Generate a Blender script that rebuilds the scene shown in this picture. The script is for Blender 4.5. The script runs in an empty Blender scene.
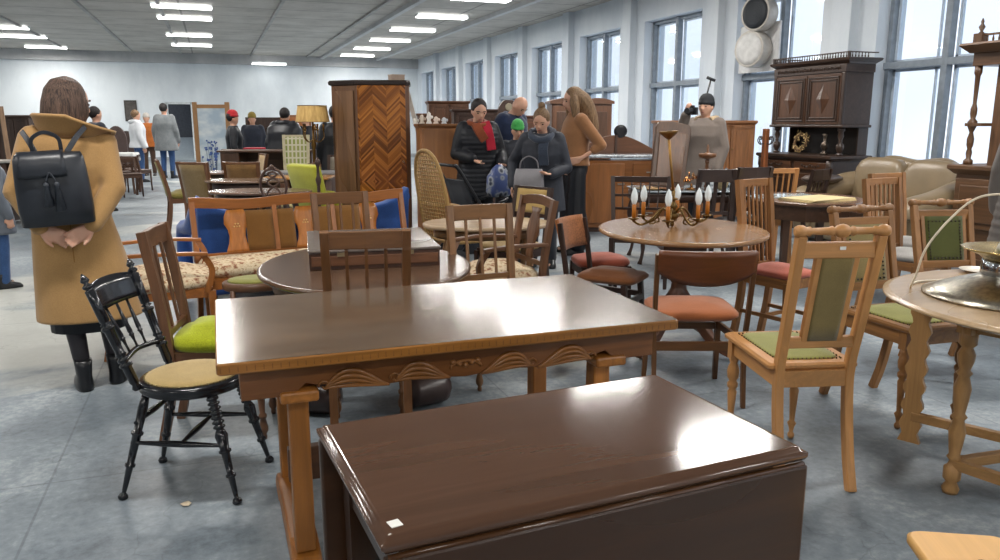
import bpy, bmesh, math, random
from math import sin, cos, pi, radians as R, hypot, atan2
from mathutils import Vector as V, Matrix as Mx
random.seed(4)
scene = bpy.context.scene
COL = scene.collection
# ---------------------------------------------------------------- camera
YAW = R(19.9); PIT = math.atan(158/780); CH = 1.4; FPX = 780.0
cd = bpy.data.cameras.new('camera'); cam = bpy.data.objects.new('camera', cd); COL.objects.link(cam)
cd.sensor_width = 36; cd.lens = FPX/1000*36; cd.clip_end = 300; cd.clip_start = .05
cam.location = (0, 0, CH); cam.rotation_euler = (pi/2-PIT, 0, -YAW)
scene.camera = cam
# ---------------------------------------------------------------- sky, exposure
world = bpy.data.worlds.new('overcast'); scene.world = world; world.use_nodes = True
wn = world.node_tree.nodes; wl = world.node_tree.links
bg = wn['Background']; bg.inputs[1].default_value = 1.5
wt = wn.new('ShaderNodeTexCoord'); wz = wn.new('ShaderNodeTexNoise'); wz.inputs['Scale'].default_value = 2.2; wz.inputs['Detail'].default_value = 3
wr = wn.new('ShaderNodeValToRGB'); wr.color_ramp.elements[0].color = (.64, .73, .88, 1); wr.color_ramp.elements[1].color = (.90, .94, 1, 1)
wr.color_ramp.elements[0].position = .35; wr.color_ramp.elements[1].position = .6
wl.new(wt.outputs['Generated'], wz.inputs['Vector']); wl.new(wz.outputs['Fac'], wr.inputs[0]); wl.new(wr.outputs[0], bg.inputs[0])
vs = scene.view_settings; vs.view_transform = 'Standard'; vs.look = 'None'; vs.gamma = 1; vs.exposure = 0.08; vs.use_curve_mapping = False
scene.cycles.max_bounces = 7; scene.cycles.diffuse_bounces = 4; scene.cycles.glossy_bounces = 3; scene.cycles.transparent_max_bounces = 12
scene.cycles.use_denoising = True; scene.cycles.sample_clamp_indirect = 6
# daylight portals in the window openings of the right wall, and lamp rows, are placed with the room below
WALLX, BACKY, CEIL = 8.0, 32.0, 3.88
WIN = [(6.15+2.9*k, 8.07+2.9*k) for k in range(-5, 9)]
SILL, HEAD = .55, 3.3
for (a, b) in WIN:
    ld = bpy.data.lights.new('daylight', 'AREA'); ld.shape = 'RECTANGLE'; ld.size = b-a; ld.size_y = HEAD-SILL
    ld.cycles.is_portal = True
    lo = bpy.data.objects.new('daylight', ld); COL.objects.link(lo); lo.location = (8.45, (a+b)/2, (SILL+HEAD)/2)
    lo.rotation_euler = (pi/2, 0, pi/2)
LAMPW = 84

# ---------------------------------------------------------------- helpers: survey of the place
def at(px, py, z=0.):
    u = (px-500)/FPX; v = (py-280)/FPX
    t = (CH-z)/(sin(PIT)+v*cos(PIT)); a = t*u; b = t*(cos(PIT)-v*sin(PIT))
    return V((a*cos(YAW)+b*sin(YAW), -a*sin(YAW)+b*cos(YAW), z))
def dep(px, py, d):
    u = (px-500)/FPX; v = (py-280)/FPX
    t = d/(cos(PIT)-v*sin(PIT)); a = t*u
    return V((a*cos(YAW)+d*sin(YAW), -a*sin(YAW)+d*cos(YAW), CH-t*(sin(PIT)+v*cos(PIT))))
# ---------------------------------------------------------------- helpers: objects
def tag(o, label=None, cat=None, group=None, kind=None):
    if label: o['label'] = label
    if cat: o['category'] = cat
    if group: o['group'] = group
    if kind: o['kind'] = kind
    return o
def thing(name, label, cat, x=0, y=0, rz=0, z=0, group=None, kind=None):
    o = bpy.data.objects.new(name, None); COL.objects.link(o); o.empty_display_size = .1
    o.location = (x, y, z); o.rotation_euler = (0, 0, R(rz))
    return tag(o, label, cat, group, kind)
def copy_tree(o, parent=None):
    c = o.copy(); COL.objects.link(c)
    if parent: c.parent = parent
    for ch in list(o.children): copy_tree(ch, c)
    return c
def again(src, label, x, y, rz, z=0, sc=None):
    c = copy_tree(src); c.location = (x, y, z); c.rotation_euler = (0, 0, R(rz)); c['label'] = label
    if sc: c.scale = sc
    return c
def rrect(w, d, r=.02, n=4):
    r = min(r, w/2-1e-4, d/2-1e-4); r = max(r, 1e-4); out = []
    for cx, cy, a0 in ((w/2-r, d/2-r, 0), (-w/2+r, d/2-r, 90), (-w/2+r, -d/2+r, 180), (w/2-r, -d/2+r, 270)):
        for k in range(n+1):
            a = R(a0+90*k/n); out.append((cx+r*cos(a), cy+r*sin(a)))
    return out
def ell(a, b, n=40):
    return [(a*cos(2*pi*k/n), b*sin(2*pi*k/n)) for k in range(n)]
def sup(a, b, e=3., n=36):
    o = []
    for k in range(n):
        t = 2*pi*k/n; c, s = cos(t), sin(t)
        o.append((a*math.copysign(abs(c)**(2/e), c), b*math.copysign(abs(s)**(2/e), s)))
    return o
def curve(pts, n=6):
    """Catmull-Rom through the points"""
    P = [V(p) for p in pts]; out = []
    for i in range(len(P)-1):
        p0 = P[i-1] if i else P[0]*2-P[1]; p1, p2 = P[i], P[i+1]; p3 = P[i+2] if i+2 < len(P) else P[-1]*2-P[-2]
        for k in range(n):
            t = k/n
            out.append(.5*((2*p1)+(p2-p0)*t+(2*p0-5*p1+4*p2-p3)*t*t+(3*p1-p0-3*p2+p3)*t**3))
    out.append(P[-1]); return out
class MB:
    def __init__(s): s.v = []; s.f = []; s.sm = []
    def add(s, vs, fs, smooth=False, M=None):
        b = len(s.v)
        s.v += [tuple(M @ V(p)) if M else tuple(p) for p in vs]
        s.f += [tuple(b+i for i in f) for f in fs]; s.sm += [smooth]*len(fs); return s
    def box(s, c, d, M=None, rz=0, ry=0, rx=0):
        x, y, z = d[0]/2, d[1]/2, d[2]/2
        T = Mx.Translation(c) @ Mx.Rotation(R(rz), 4, 'Z') @ Mx.Rotation(R(ry), 4, 'Y') @ Mx.Rotation(R(rx), 4, 'X')
        if M: T = M @ T
        vs = [(i*x, j*y, k*z) for k in (-1, 1) for j in (-1, 1) for i in (-1, 1)]
        return s.add(vs, [(0, 2, 3, 1), (4, 5, 7, 6), (0, 1, 5, 4), (2, 6, 7, 3), (0, 4, 6, 2), (1, 3, 7, 5)], False, T)
    def b2(s, x0, x1, y0, y1, z0, z1): return s.box(((x0+x1)/2, (y0+y1)/2, (z0+z1)/2), (x1-x0, y1-y0, z1-z0))
    def loft(s, rings, smooth=True, cap=True, closed=True):
        n = len(rings[0]); vs = [p for r in rings for p in r]; fs = []
        for i in range(len(rings)-1):
            for k in range(n if closed else n-1):
                a = i*n+k; b = i*n+(k+1) % n; fs.append((a, b, b+n, a+n))
        s.add(vs, fs, smooth)
        if cap and closed:
            b = len(s.v)-len(vs)
            s.f += [tuple(b+i for i in reversed(range(n))), tuple(b+(len(rings)-1)*n+i for i in range(n))]; s.sm += [False, False]
        return s
    def prism(s, out, a, b, ax='z', M=None, smooth=False):
        """outline extruded along an axis from a to b; outline coords are the other two axes in order"""
        def pt(p, h):
            q = {'z': (p[0], p[1], h), 'y': (p[0], h, p[1]), 'x': (h, p[0], p[1])}[ax]
            return M @ V(q) if M else V(q)
        return s.loft([[pt(p, a) for p in out], [pt(p, b) for p in out]], smooth)
    def slab(s, outf, prof, smooth=True, c=(0, 0)):
        """prof: (inset, z) pairs; outf(inset) gives the outline"""
        return s.loft([[V((c[0]+p[0], c[1]+p[1], z)) for p in outf(i)] for i, z in prof], smooth)
    def lathe(s, prof, c=(0, 0, 0), d=(0, 0, 1), n=14, smooth=True, cap=True):
        q = V((0, 0, 1)).rotation_difference(V(d).normalized()); c = V(c)
        return s.loft([[c+q @ V((max(r, 1e-4)*cos(2*pi*k/n), max(r, 1e-4)*sin(2*pi*k/n), z)) for k in range(n)] for r, z in prof], smooth, cap)
    def turn(s, p, q, prof, r, n=12):
        """turned member from p to q; prof of (t, factor)"""
        p, q = V(p), V(q); L = (q-p).length
        return s.lathe([(r*f, t*L) for t, f in prof], p, q-p, n)
    def tube(s, pts, r, n=8, smooth=True, sec=None, up=None, cap=True):
        """round or flat section swept along points; sec=(w,d) gives a rectangle"""
        P = [V(p) for p in pts]; rings = []; prev = None; N = len(P)
        for i, p in enumerate(P):
            t = (P[min(i+1, N-1)]-P[max(i-1, 0)]).normalized()
            if up is not None: a = V(up).cross(t)
            elif prev is None: a = t.orthogonal()
            else: a = prev-t*prev.dot(t)
            if a.length < 1e-6: a = t.orthogonal()
            a.normalize(); prev = a; b = t.cross(a)
            if sec:
                w, d = (sec[i] if isinstance(sec, list) else sec)
                rings.append([p+a*x*w/2+b*y*d/2 for x, y in ((-1, -1), (1, -1), (1, 1), (-1, 1))])
            else:
                ri = r[i] if isinstance(r, (list, tuple)) else r
                rings.append([p+a*ri*cos(2*pi*k/n)+b*ri*sin(2*pi*k/n) for k in range(n)])
        return s.loft(rings, smooth and not sec, cap)
    def bar(s, p, q, w, d, up=(0, 0, 1), w2=None, d2=None):
        return s.tube([p, q], 0, sec=[(w, d), (w2 or w, d2 or d)], up=up)
    def ball(s, c, r, n=12, m=8, sc=(1, 1, 1), M=None):
        vs = []; fs = []
        rings = []
        for j in range(m+1):
            a = pi*j/m-pi/2; rr = max(cos(a), 1e-3)
            rings.append([V(c)+V((r*sc[0]*rr*cos(2*pi*k/n), r*sc[1]*rr*sin(2*pi*k/n), r*sc[2]*sin(a))) for k in range(n)])
        if M: rings = [[M @ p for p in q] for q in rings]
        return s.loft(rings, True)
    def sheet(s, grid, th=.01, smooth=True):
        """grid[i][j] points, thickened along the normal"""
        n, m = len(grid), len(grid[0]); G = [[V(p) for p in r] for r in grid]; top = []; bot = []
        for i in range(n):
            for j in range(m):
                a = G[min(i+1, n-1)][j]-G[max(i-1, 0)][j]; b = G[i][min(j+1, m-1)]-G[i][max(j-1, 0)]
                nn = a.cross(b); nn = nn.normalized() if nn.length > 1e-9 else V((0, 0, 1))
                top.append(G[i][j]+nn*th/2); bot.append(G[i][j]-nn*th/2)
        fs = []; K = n*m
        for i in range(n-1):
            for j in range(m-1):
                a = i*m+j; fs.append((a, a+m, a+m+1, a+1)); fs.append((K+a, K+a+1, K+a+m+1, K+a+m))
        for i in range(n-1):
            a = i*m; fs.append((a, K+a, K+a+m, a+m)); a = i*m+m-1; fs.append((a, a+m, K+a+m, K+a))
        for j in range(m-1):
            a = j; fs.append((a, a+1, K+a+1, K+a)); a = (n-1)*m+j; fs.append((a, K+a, K+a+1, a+1))
        return s.add(top+bot, fs, smooth)
def part(name, mb, mat, parent=None, label=None, bev=0, kind=None, remesh=0, smooth=0, group=None):
    me = bpy.data.meshes.new(name); me.from_pydata(mb.v, [], mb.f); me.validate()
    if len(me.polygons) == len(mb.sm): me.polygons.foreach_set('use_smooth', mb.sm)
    bm = bmesh.new(); bm.from_mesh(me); bmesh.ops.recalc_face_normals(bm, faces=bm.faces); bm.to_mesh(me); bm.free()
    o = bpy.data.objects.new(name, me); COL.objects.link(o)
    if callable(mat):
        xs = [[v[i] for v in mb.v] for i in range(3)]; ex = [max(a)-min(a) for a in xs]; mat = mat(ex.index(max(ex)))
    if mat: me.materials.append(mat)
    if parent: o.parent = parent
    if label: o['label'] = label
    if kind: o['kind'] = kind
    if group: o['group'] = group
    if remesh:
        m = o.modifiers.new('remesh', 'REMESH'); m.mode = 'VOXEL'; m.voxel_size = remesh; m.use_smooth_shade = True
        if smooth: m = o.modifiers.new('smooth', 'SMOOTH'); m.iterations = smooth; m.factor = .5
    if bev: m = o.modifiers.new('bevel', 'BEVEL'); m.width = bev; m.segments = 2; m.limit_method = 'ANGLE'; m.angle_limit = R(40)
    return o
def solo(name, mb, mat, label, cat, x=0, y=0, rz=0, z=0, group=None, bev=0, kind=None):
    o = part(name, mb, mat, bev=bev, kind=kind); o.location = (x, y, z); o.rotation_euler = (0, 0, R(rz))
    return tag(o, label, cat, group)
# ---------------------------------------------------------------- materials
def lin(c):
    if isinstance(c, str): c = [int(c[i:i+2], 16)/255 for i in (0, 2, 4)]
    return tuple((x/12.92 if x <= .04045 else ((x+.055)/1.055)**2.4) for x in c)+(1,)
_mc = {}
class NT:
    def __init__(s, name, rough=.5, metal=0, spec=.5):
        s.m = bpy.data.materials.new(name); s.m.use_nodes = True; s.t = s.m.node_tree; s.b = s.t.nodes['Principled BSDF']
        s.b.inputs['Roughness'].default_value = rough; s.b.inputs['Metallic'].default_value = metal
        s.b.inputs['Specular IOR Level'].default_value = spec
    def n(s, t, **k):
        q = s.t.nodes.new('ShaderNode'+t)
        for a, v in k.items():
            if a.startswith('_'): q.inputs[a[1:].replace('_', ' ')].default_value = v
            else: setattr(q, a, v)
        return q
    def l(s, a, b): s.t.links.new(a, b)
    def co(s, sc=(1, 1, 1), rot=(0, 0, 0), kind='Object', loc=(0, 0, 0)):
        c = s.n('TexCoord'); m = s.n('Mapping'); m.inputs['Scale'].default_value = sc; m.inputs['Rotation'].default_value = rot; m.inputs['Location'].default_value = loc
        s.l(c.outputs[kind], m.inputs[0]); return m.outputs[0]
    def ramp(s, src, *st):
        r = s.n('ValToRGB'); e = r.color_ramp.elements
        while len(e) < len(st): e.new(.5)
        for el, (p, c) in zip(e, st): el.position = p; el.color = c if len(c) == 4 else tuple(c)+(1,)
        s.l(src, r.inputs[0]); return r.outputs[0]
    def bump(s, src, st=.2, dist=.01):
        b = s.n('Bump'); b.inputs['Strength'].default_value = st; b.inputs['Distance'].default_value = dist
        s.l(src, b.inputs['Height']); s.l(b.outputs[0], s.b.inputs['Normal'])
def g(c, k): return tuple(min(1, x*k) for x in c[:3])+(1,)
def mix(a, b, t): return tuple(x*(1-t)+y*t for x, y in zip(a, b))
def wood(col, rough=.38, dark=.5, sc=1., streak=1., wear=0):
    key = ('w', col, rough, dark, sc, streak, wear)
    def f(axis):
        k = key+(axis,)
        if k in _mc: return _mc[k]
        m = NT('wood_'+col+'_'+'xyz'[axis], rough); c = lin(col)
        s = [22*sc]*3; s[axis] = 1.6*sc
        oi = m.n('ObjectInfo'); va = m.n('VectorMath', operation='ADD'); vm = m.n('VectorMath', operation='SCALE'); vm.inputs['Scale'].default_value = 9.
        cc = m.n('CombineXYZ'); [m.l(oi.outputs['Random'], cc.inputs[i]) for i in range(3)]
        m.l(cc.outputs[0], vm.inputs[0]); m.l(m.co(tuple(s)), va.inputs[0]); m.l(vm.outputs[0], va.inputs[1])
        nz = m.n('TexNoise', _Scale=1., _Detail=6., _Roughness=.6, _Distortion=1.2); m.l(va.outputs[0], nz.inputs['Vector'])
        s2 = [2.2*sc]*3; s2[axis] = .8*sc
        n2 = m.n('TexNoise', _Scale=1., _Detail=2.); m.l(m.co(tuple(s2)), n2.inputs['Vector'])
        mx = m.n('MixRGB', blend_type='MIX'); mx.inputs[0].default_value = .35; m.l(nz.outputs['Fac'], mx.inputs[1]); m.l(n2.outputs['Fac'], mx.inputs[2])
        w = .16/streak
        out = m.ramp(mx.outputs[0], (.5-w, g(c, dark)), (.5, g(c, (1+dark)/2*1.04)), (.5+w, g(c, 1.18)))
        if wear:
            n3 = m.n('TexNoise', _Scale=1., _Detail=5., _Roughness=.65); m.l(m.co((3, 3, 3)), n3.inputs['Vector'])
            wf = m.ramp(n3.outputs['Fac'], (.52, (0, 0, 0)), (.68, (wear, wear, wear)))
            m2 = m.n('MixRGB'); m.l(wf, m2.inputs[0]); m.l(out, m2.inputs[1]); m2.inputs[2].default_value = g(c, 1.9); out = m2.outputs[0]
        m.l(out, m.b.inputs['Base Color'])
        rr = m.ramp(n2.outputs['Fac'], (.3, (rough*.8,)*3), (.7, (min(1, rough*1.35),)*3)); m.l(rr, m.b.inputs['Roughness'])
        m.bump(nz.outputs['Fac'], .04 if rough < .26 else .12, .003)
        _mc[k] = m.m; return m.m
    return f
def plain(col, rough=.5, metal=0, spec=.5, var=.12, sc=12, bump=0, sheen=0):
    k = ('p', col, rough, metal, spec, var, sc, bump, sheen)
    if k in _mc: return _mc[k]
    m = NT('mat_'+str(col), rough, metal, spec); c = lin(col)
    nz = m.n('TexNoise', _Scale=1., _Detail=4.); m.l(m.co((sc,)*3), nz.inputs['Vector'])
    m.l(m.ramp(nz.outputs['Fac'], (.3, g(c, 1-var)), (.7, g(c, 1+var))), m.b.inputs['Base Color'])
    if bump: m.bump(nz.outputs['Fac'], bump, .01)
    if sheen: m.b.inputs['Sheen Weight'].default_value = sheen
    _mc[k] = m.m; return m.m
def cloth(col, sc=260, var=.25, sheen=.25, rough=.9, col2=None):
    k = ('c', col, sc, var, col2)
    if k in _mc: return _mc[k]
    m = NT('cloth_'+col, rough, 0, .2); c = lin(col)
    nz = m.n('TexNoise', _Scale=1., _Detail=2.); m.l(m.co((sc,)*3), nz.inputs['Vector'])
    n2 = m.n('TexNoise', _Scale=7., _Detail=3.); m.l(m.co(), n2.inputs['Vector'])
    mx = m.n('MixRGB'); mx.inputs[0].default_value = .5; m.l(nz.outputs['Fac'], mx.inputs[1]); m.l(n2.outputs['Fac'], mx.inputs[2])
    m.l(m.ramp(mx.outputs[0], (.35, g(c, 1-var)), (.65, g(lin(col2), 1) if col2 else g(c, 1+var))), m.b.inputs['Base Color'])
    m.bump(nz.outputs['Fac'], .3, .003); m.b.inputs['Sheen Weight'].default_value = sheen
    _mc[k] = m.m; return m.m
def floral():
    if 'fl' in _mc: return _mc['fl']
    m = NT('floral_tapestry', .85, 0, .2)
    vo = m.n('TexVoronoi', _Scale=1.); m.l(m.co((26, 26, 26)), vo.inputs['Vector'])
    wv = m.n('TexNoise', _Scale=27., _Detail=3., _Distortion=2.5); m.l(m.co(), wv.inputs['Vector'])
    mx = m.n('MixRGB'); mx.inputs[0].default_value = .55; m.l(vo.outputs['Distance'], mx.inputs[1]); m.l(wv.outputs['Fac'], mx.inputs[2])
    m.l(m.ramp(mx.outputs[0], (.30, lin('7d5140')), (.40, lin('a87c60')), (.47, lin('c9b494')), (.60, lin('d8c8aa')), (.72, lin('9c7a58'))), m.b.inputs['Base Color'])
    _mc['fl'] = m.m; return m.m
def metal(col, rough=.3): return plain(col, rough, 1., .5, .15, 20)
def emis(name, col, st):
    m = bpy.data.materials.new(name); m.use_nodes = True; t = m.node_tree; t.nodes.clear()
    e = t.nodes.new('ShaderNodeEmission'); e.inputs[0].default_value = col; e.inputs[1].default_value = st
    o = t.nodes.new('ShaderNodeOutputMaterial'); t.links.new(e.outputs[0], o.inputs[0]); return m
def glassmat():
    if 'gl' in _mc: return _mc['gl']
    m = bpy.data.materials.new('window_glass'); m.use_nodes = True; t = m.node_tree; t.nodes.clear()
    a = t.nodes.new('ShaderNodeBsdfTransparent'); a.inputs[0].default_value = (.93, .96, .98, 1); b = t.nodes.new('ShaderNodeBsdfGlossy'); b.inputs['Roughness'].default_value = .03
    fr = t.nodes.new('ShaderNodeLayerWeight'); fr.inputs[0].default_value = .12; mx = t.nodes.new('ShaderNodeMixShader'); o = t.nodes.new('ShaderNodeOutputMaterial')
    t.links.new(fr.outputs['Facing'], mx.inputs[0]); t.links.new(a.outputs[0], mx.inputs[1]); t.links.new(b.outputs[0], mx.inputs[2]); t.links.new(mx.outputs[0], o.inputs[0])
    _mc['gl'] = m; return m
# ================================================================ the room
def struct(name, mb, mat, parent=None, bev=0): return part(name, mb, mat, parent, kind=None if parent else 'structure', bev=bev)
m = NT('concrete_floor', .42)
n1 = m.n('TexNoise', _Scale=.9, _Detail=9., _Roughness=.68, _Distortion=.6); m.l(m.co(), n1.inputs['Vector'])
n2 = m.n('TexNoise', _Scale=26., _Detail=5., _Roughness=.7); m.l(m.co(), n2.inputs['Vector'])
mx = m.n('MixRGB'); mx.inputs[0].default_value = .3; m.l(n1.outputs['Fac'], mx.inputs[1]); m.l(n2.outputs['Fac'], mx.inputs[2])
base = m.ramp(mx.outputs[0], (.36, lin('4f575e')), (.46, lin('6c767e')), (.54, lin('7e888f')), (.64, lin('a3aaae')))
# pale worn screed patches and slab joints
n3 = m.n('TexNoise', _Scale=.55, _Detail=6., _Roughness=.6, _Distortion=.9); m.l(m.co((.55, 1.0, 1), loc=(5.7, 3.2, 0)), n3.inputs['Vector'])
pf = m.ramp(n3.outputs['Fac'], (.56, (0, 0, 0)), (.66, (.5,)*3))
gs = m.n('TexGradient', gradient_type='SPHERICAL'); m.l(m.co((.42, .42, .42), loc=(.95, -2.45, 0)), gs.inputs['Vector'])
mm_ = m.n('Math', operation='MULTIPLY_ADD'); m.l(gs.outputs['Fac'], mm_.inputs[0]); mm_.inputs[1].default_value = .34; m.l(n3.outputs['Fac'], mm_.inputs[2]); m.t.links.remove([l_ for l_ in m.t.links if l_.from_node == n3][0])
pf = m.ramp(mm_.outputs[0], (.56, (0, 0, 0)), (.66, (.6,)*3))
m2 = m.n('MixRGB'); m.l(pf, m2.inputs[0]); m.l(base, m2.inputs[1]); m2.inputs[2].default_value = lin('c9c8bd')
br = m.n('TexBrick', _Scale=1., _Mortar_Size=.006, _Brick_Width=2.9, _Row_Height=2.05, _Mortar_Smooth=.4); br.offset = 0
br.inputs['Color1'].default_value = br.inputs['Color2'].default_value = (1, 1, 1, 1); br.inputs['Mortar'].default_value = (.62, .62, .64, 1)
m.l(m.co(rot=(0, 0, pi/2), loc=(.4, .7, 0)), br.inputs['Vector'])
m3 = m.n('MixRGB', blend_type='MULTIPLY'); m3.inputs[0].default_value = .7; m.l(m2.outputs[0], m3.inputs[1]); m.l(br.outputs[0], m3.inputs[2])
vo = m.n('TexVoronoi', feature='DISTANCE_TO_EDGE', _Scale=.8); nd = m.n('TexNoise', _Scale=2.5, _Detail=4.); m.l(m.co(), nd.inputs['Vector'])
ad = m.n('VectorMath', operation='ADD'); m.l(nd.outputs['Color'], ad.inputs[0]); m.l(m.co(), ad.inputs[1]); m.l(ad.outputs[0], vo.inputs['Vector'])
cr = m.ramp(vo.outputs[0], (0, (.72,)*3), (.006, (1,)*3)); m4 = m.n('MixRGB', blend_type='MULTIPLY'); m4.inputs[0].default_value = .8
m.l(m3.outputs[0], m4.inputs[1]); m.l(cr, m4.inputs[2]); m.l(m4.outputs[0], m.b.inputs['Base Color'])
m.l(m.ramp(n1.outputs['Fac'], (.38, (.30,)*3), (.62, (.6,)*3)), m.b.inputs['Roughness']); m.bump(n2.outputs['Fac'], .25, .004)
XL, YF = -16., -9.
mb = MB(); mb.b2(XL-.3, 8.9, YF-.3, BACKY+6, -.2, 0); struct('floor', mb, m.m)
# plaster
def plaster(name, col, col2):
    m = NT(name, .7, 0, .3)
    a = m.n('TexNoise', _Scale=.7, _Detail=7., _Roughness=.65); m.l(m.co((1, 1, .5)), a.inputs['Vector'])
    m.l(m.ramp(a.outputs['Fac'], (.35, lin(col2)), (.6, lin(col))), m.b.inputs['Base Color'])
    b = m.n('TexNoise', _Scale=14., _Detail=6.); m.l(m.co(), b.inputs['Vector']); m.bump(b.outputs['Fac'], .2, .01); return m.m
WALLM = plaster('white_plaster', 'd3dae0', 'c0c9d2'); BACKM = plaster('back_plaster', 'dbe2e6', 'c8d0d6')
# ceiling of concrete panels
m = NT('ceiling_concrete', .6, 0, .3)
a = m.n('TexNoise', _Scale=1.1, _Detail=9., _Roughness=.7); m.l(m.co(), a.inputs['Vector'])
cb = m.ramp(a.outputs['Fac'], (.3, lin('9f9a93')), (.5, lin('b8b3ab')), (.7, lin('c8c4bd')))
br = m.n('TexBrick', _Scale=1., _Mortar_Size=.028, _Brick_Width=1.45, _Row_Height=2.05, _Mortar_Smooth=.3); br.offset = 0
br.inputs['Color1'].default_value = (1, 1, 1, 1); br.inputs['Color2'].default_value = (.93, .92, .91, 1); br.inputs['Mortar'].default_value = (.3, .29, .29, 1)
m.l(m.co(rot=(0, 0, pi/2), loc=(1.6, 0.5, 0)), br.inputs['Vector'])
m3 = m.n('MixRGB', blend_type='MULTIPLY'); m3.inputs[0].default_value = .8; m.l(cb, m3.inputs[1]); m.l(br.outputs[0], m3.inputs[2])
vv = m.n('TexNoise', _Scale=1., _Detail=8., _Roughness=.8); m.l(m.co((3., .6, 1)), vv.inputs['Vector'])
st = m.ramp(vv.outputs['Fac'], (.27, (.5,)*3), (.36, (1,)*3)); m5 = m.n('MixRGB', blend_type='MULTIPLY'); m5.inputs[0].default_value = .7; m.l(m3.outputs[0], m5.inputs[1]); m.l(st, m5.inputs[2])
m.l(m5.outputs[0], m.b.inputs['Base Color']); m.bump(a.outputs['Fac'], .3, .02)
CEILM = m.m
mb = MB(); mb.b2(XL-.3, 8.9, YF-.3, BACKY+.3, CEIL, CEIL+.25); struct('ceiling', mb, CEILM)
for i, x in enumerate((-6.6, -4.55, -2.5, -.9, 1.55, 3.6)):
    mb = MB(); mb.b2(x-.035, x+.035, YF, BACKY, CEIL-.05, CEIL+.01); struct('trim_%d' % (i+1), mb, plaster('rib_%d' % i, 'b4b2af', '908f8e'))
mb = MB(); mb.b2(XL, 8., BACKY-.18, BACKY+.01, CEIL-.36, CEIL+.01); struct('trim_7', mb, plaster('edge_beam', 'bcbdbe', 'a2a3a4'))
mb = MB()
for x in (4.15, 6.35): mb.b2(x-.06, x+.06, YF, BACKY-.2, CEIL-.09, CEIL+.01)
struct('trim_8', mb, plaster('tray_rail', 'c9cacb', 'b4b5b6'))
# right wall with window openings, pilasters and lintel
mb = MB(); T = .45
mb.b2(WALLX, WALLX+T, YF, BACKY, 0, SILL); mb.b2(WALLX, WALLX+T, YF, BACKY, HEAD, CEIL)
ys = [YF]+[v for w in WIN for v in w]+[BACKY]
for k in range(0, len(ys), 2): mb.b2(WALLX, WALLX+T, ys[k], ys[k+1], SILL, HEAD)
struct('wall_right', mb, WALLM)
for k in range(len(WIN)-1):
    y = (WIN[k][1]+WIN[k+1][0])/2
    mb = MB(); mb.b2(WALLX-.14, WALLX+.01, y-.17, y+.17, 0, CEIL); struct('trim_%d' % (20+k), mb, WALLM, bev=.01)
mb = MB(); mb.b2(WALLX-.03, WALLX+.01, YF, BACKY, 0, .12); struct('baseboard_right', mb, plain('8f9499', .6))
FRM = plain('7d8791', .45, var=.15)
for k, (a, b) in enumerate(WIN):
    w = tag(bpy.data.objects.new('window_%d' % (k+1), None), kind='structure'); COL.objects.link(w); w.location = (8.2, (a+b)/2, 0)
    L = (b-a)/2; mb = MB()
    for s in (-1, 1): mb.box((.03, s*(L-.03), (SILL+HEAD)/2), (.09, .06, HEAD-SILL))
    mb.box((.03, 0, SILL+.03), (.09, 2*L, .06)); mb.box((.03, 0, HEAD-.03), (.09, 2*L, .06)); mb.box((.0, 0, 2.1), (.1, 2*L, .085))
    mb.box((-.003, .05, (SILL+HEAD)/2), (.102, .085, HEAD-SILL-.002)); part('window_frame', mb, FRM, w, bev=.006)
    for y0, y1 in ((-L+.06, .01), (.09, L-.06)):
        for z0, z1 in ((SILL+.06, 2.06), (2.14, HEAD-.06)):
            mb = MB(); e = .035
            mb.b2(.07, .11, y0, y0+e, z0, z1); mb.b2(.07, .11, y1-e, y1, z0, z1); mb.b2(.07, .11, y0, y1, z0, z0+e); mb.b2(.07, .11, y0, y1, z1-e, z1)
            mb.b2(.07, .10, y0+.16, y0+.18, z0, z1)
            sa = part('window_sash', mb, plain('b9c6d4', .5), w)
            mb = MB(); mb.b2(.085, .091, y0+e, y1-e, z0+e, z1-e); part('pane', mb, glassmat(), sa)
    mb = MB(); mb.b2(-.24, .06, -L, L, SILL-.04, SILL+.005); part('window_sill', mb, plain('cfd4d8', .4), w)
# back wall with the dark opening to a loading ramp
DX0, DX1, DH = -1.55, -.66, 2.08
dl = at(167, 157); 
mb = MB(); mb.b2(XL-.3, DX0, BACKY, BACKY+.3, 0, CEIL); mb.b2(DX1, WALLX+.45, BACKY, BACKY+.3, 0, CEIL); mb.b2(DX0, DX1, BACKY, BACKY+.3, DH, CEIL); struct('wall_back', mb, BACKM)
mb = MB(); mb.b2(DX1, DX1+2, BACKY+.3, BACKY+5, 0, 3); mb.b2(DX0-2, DX1+2, BACKY+5, BACKY+5.2, 0, 3); mb.b2(DX0-.2, DX1+2, BACKY+.3, BACKY+5.2, 2.9, 3.1)  # unseen left side left open so that daylight falls on the ramp
struct('wall_passage', mb, plain('5b5c60', .8))
mb = MB(); mb.prism([(BACKY+.1, 0), (BACKY+4.9, 0), (BACKY+4.9, .75), (BACKY+.6, .05)], DX0, DX1, 'x'); struct('trim_9', mb, plain('a9b2b4', .7))
mb = MB()
for x in (DX0, DX1): mb.b2(x-.05, x+.05, BACKY-.02, BACKY+.3, 0, DH+.05)
mb.b2(DX0, DX1, BACKY-.02, BACKY+.3, DH-.03, DH+.05); struct('door_1', mb, plain('c3cacc', .5))
mb = MB(); mb.b2(XL-.3, XL, YF, BACKY+.3, 0, CEIL); struct('wall_left', mb, WALLM)
mb = MB(); mb.b2(XL-.3, WALLX+.45, YF-.3, YF, 0, CEIL); struct('wall_front', mb, WALLM)
mb = MB(); mb.b2(XL, DX0-.05, BACKY-.02, BACKY+.01, 0, .12); mb.b2(DX1+.05, WALLX, BACKY-.02, BACKY+.01, 0, .12); struct('baseboard_back', mb, plain('9aa0a5', .6))
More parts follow.
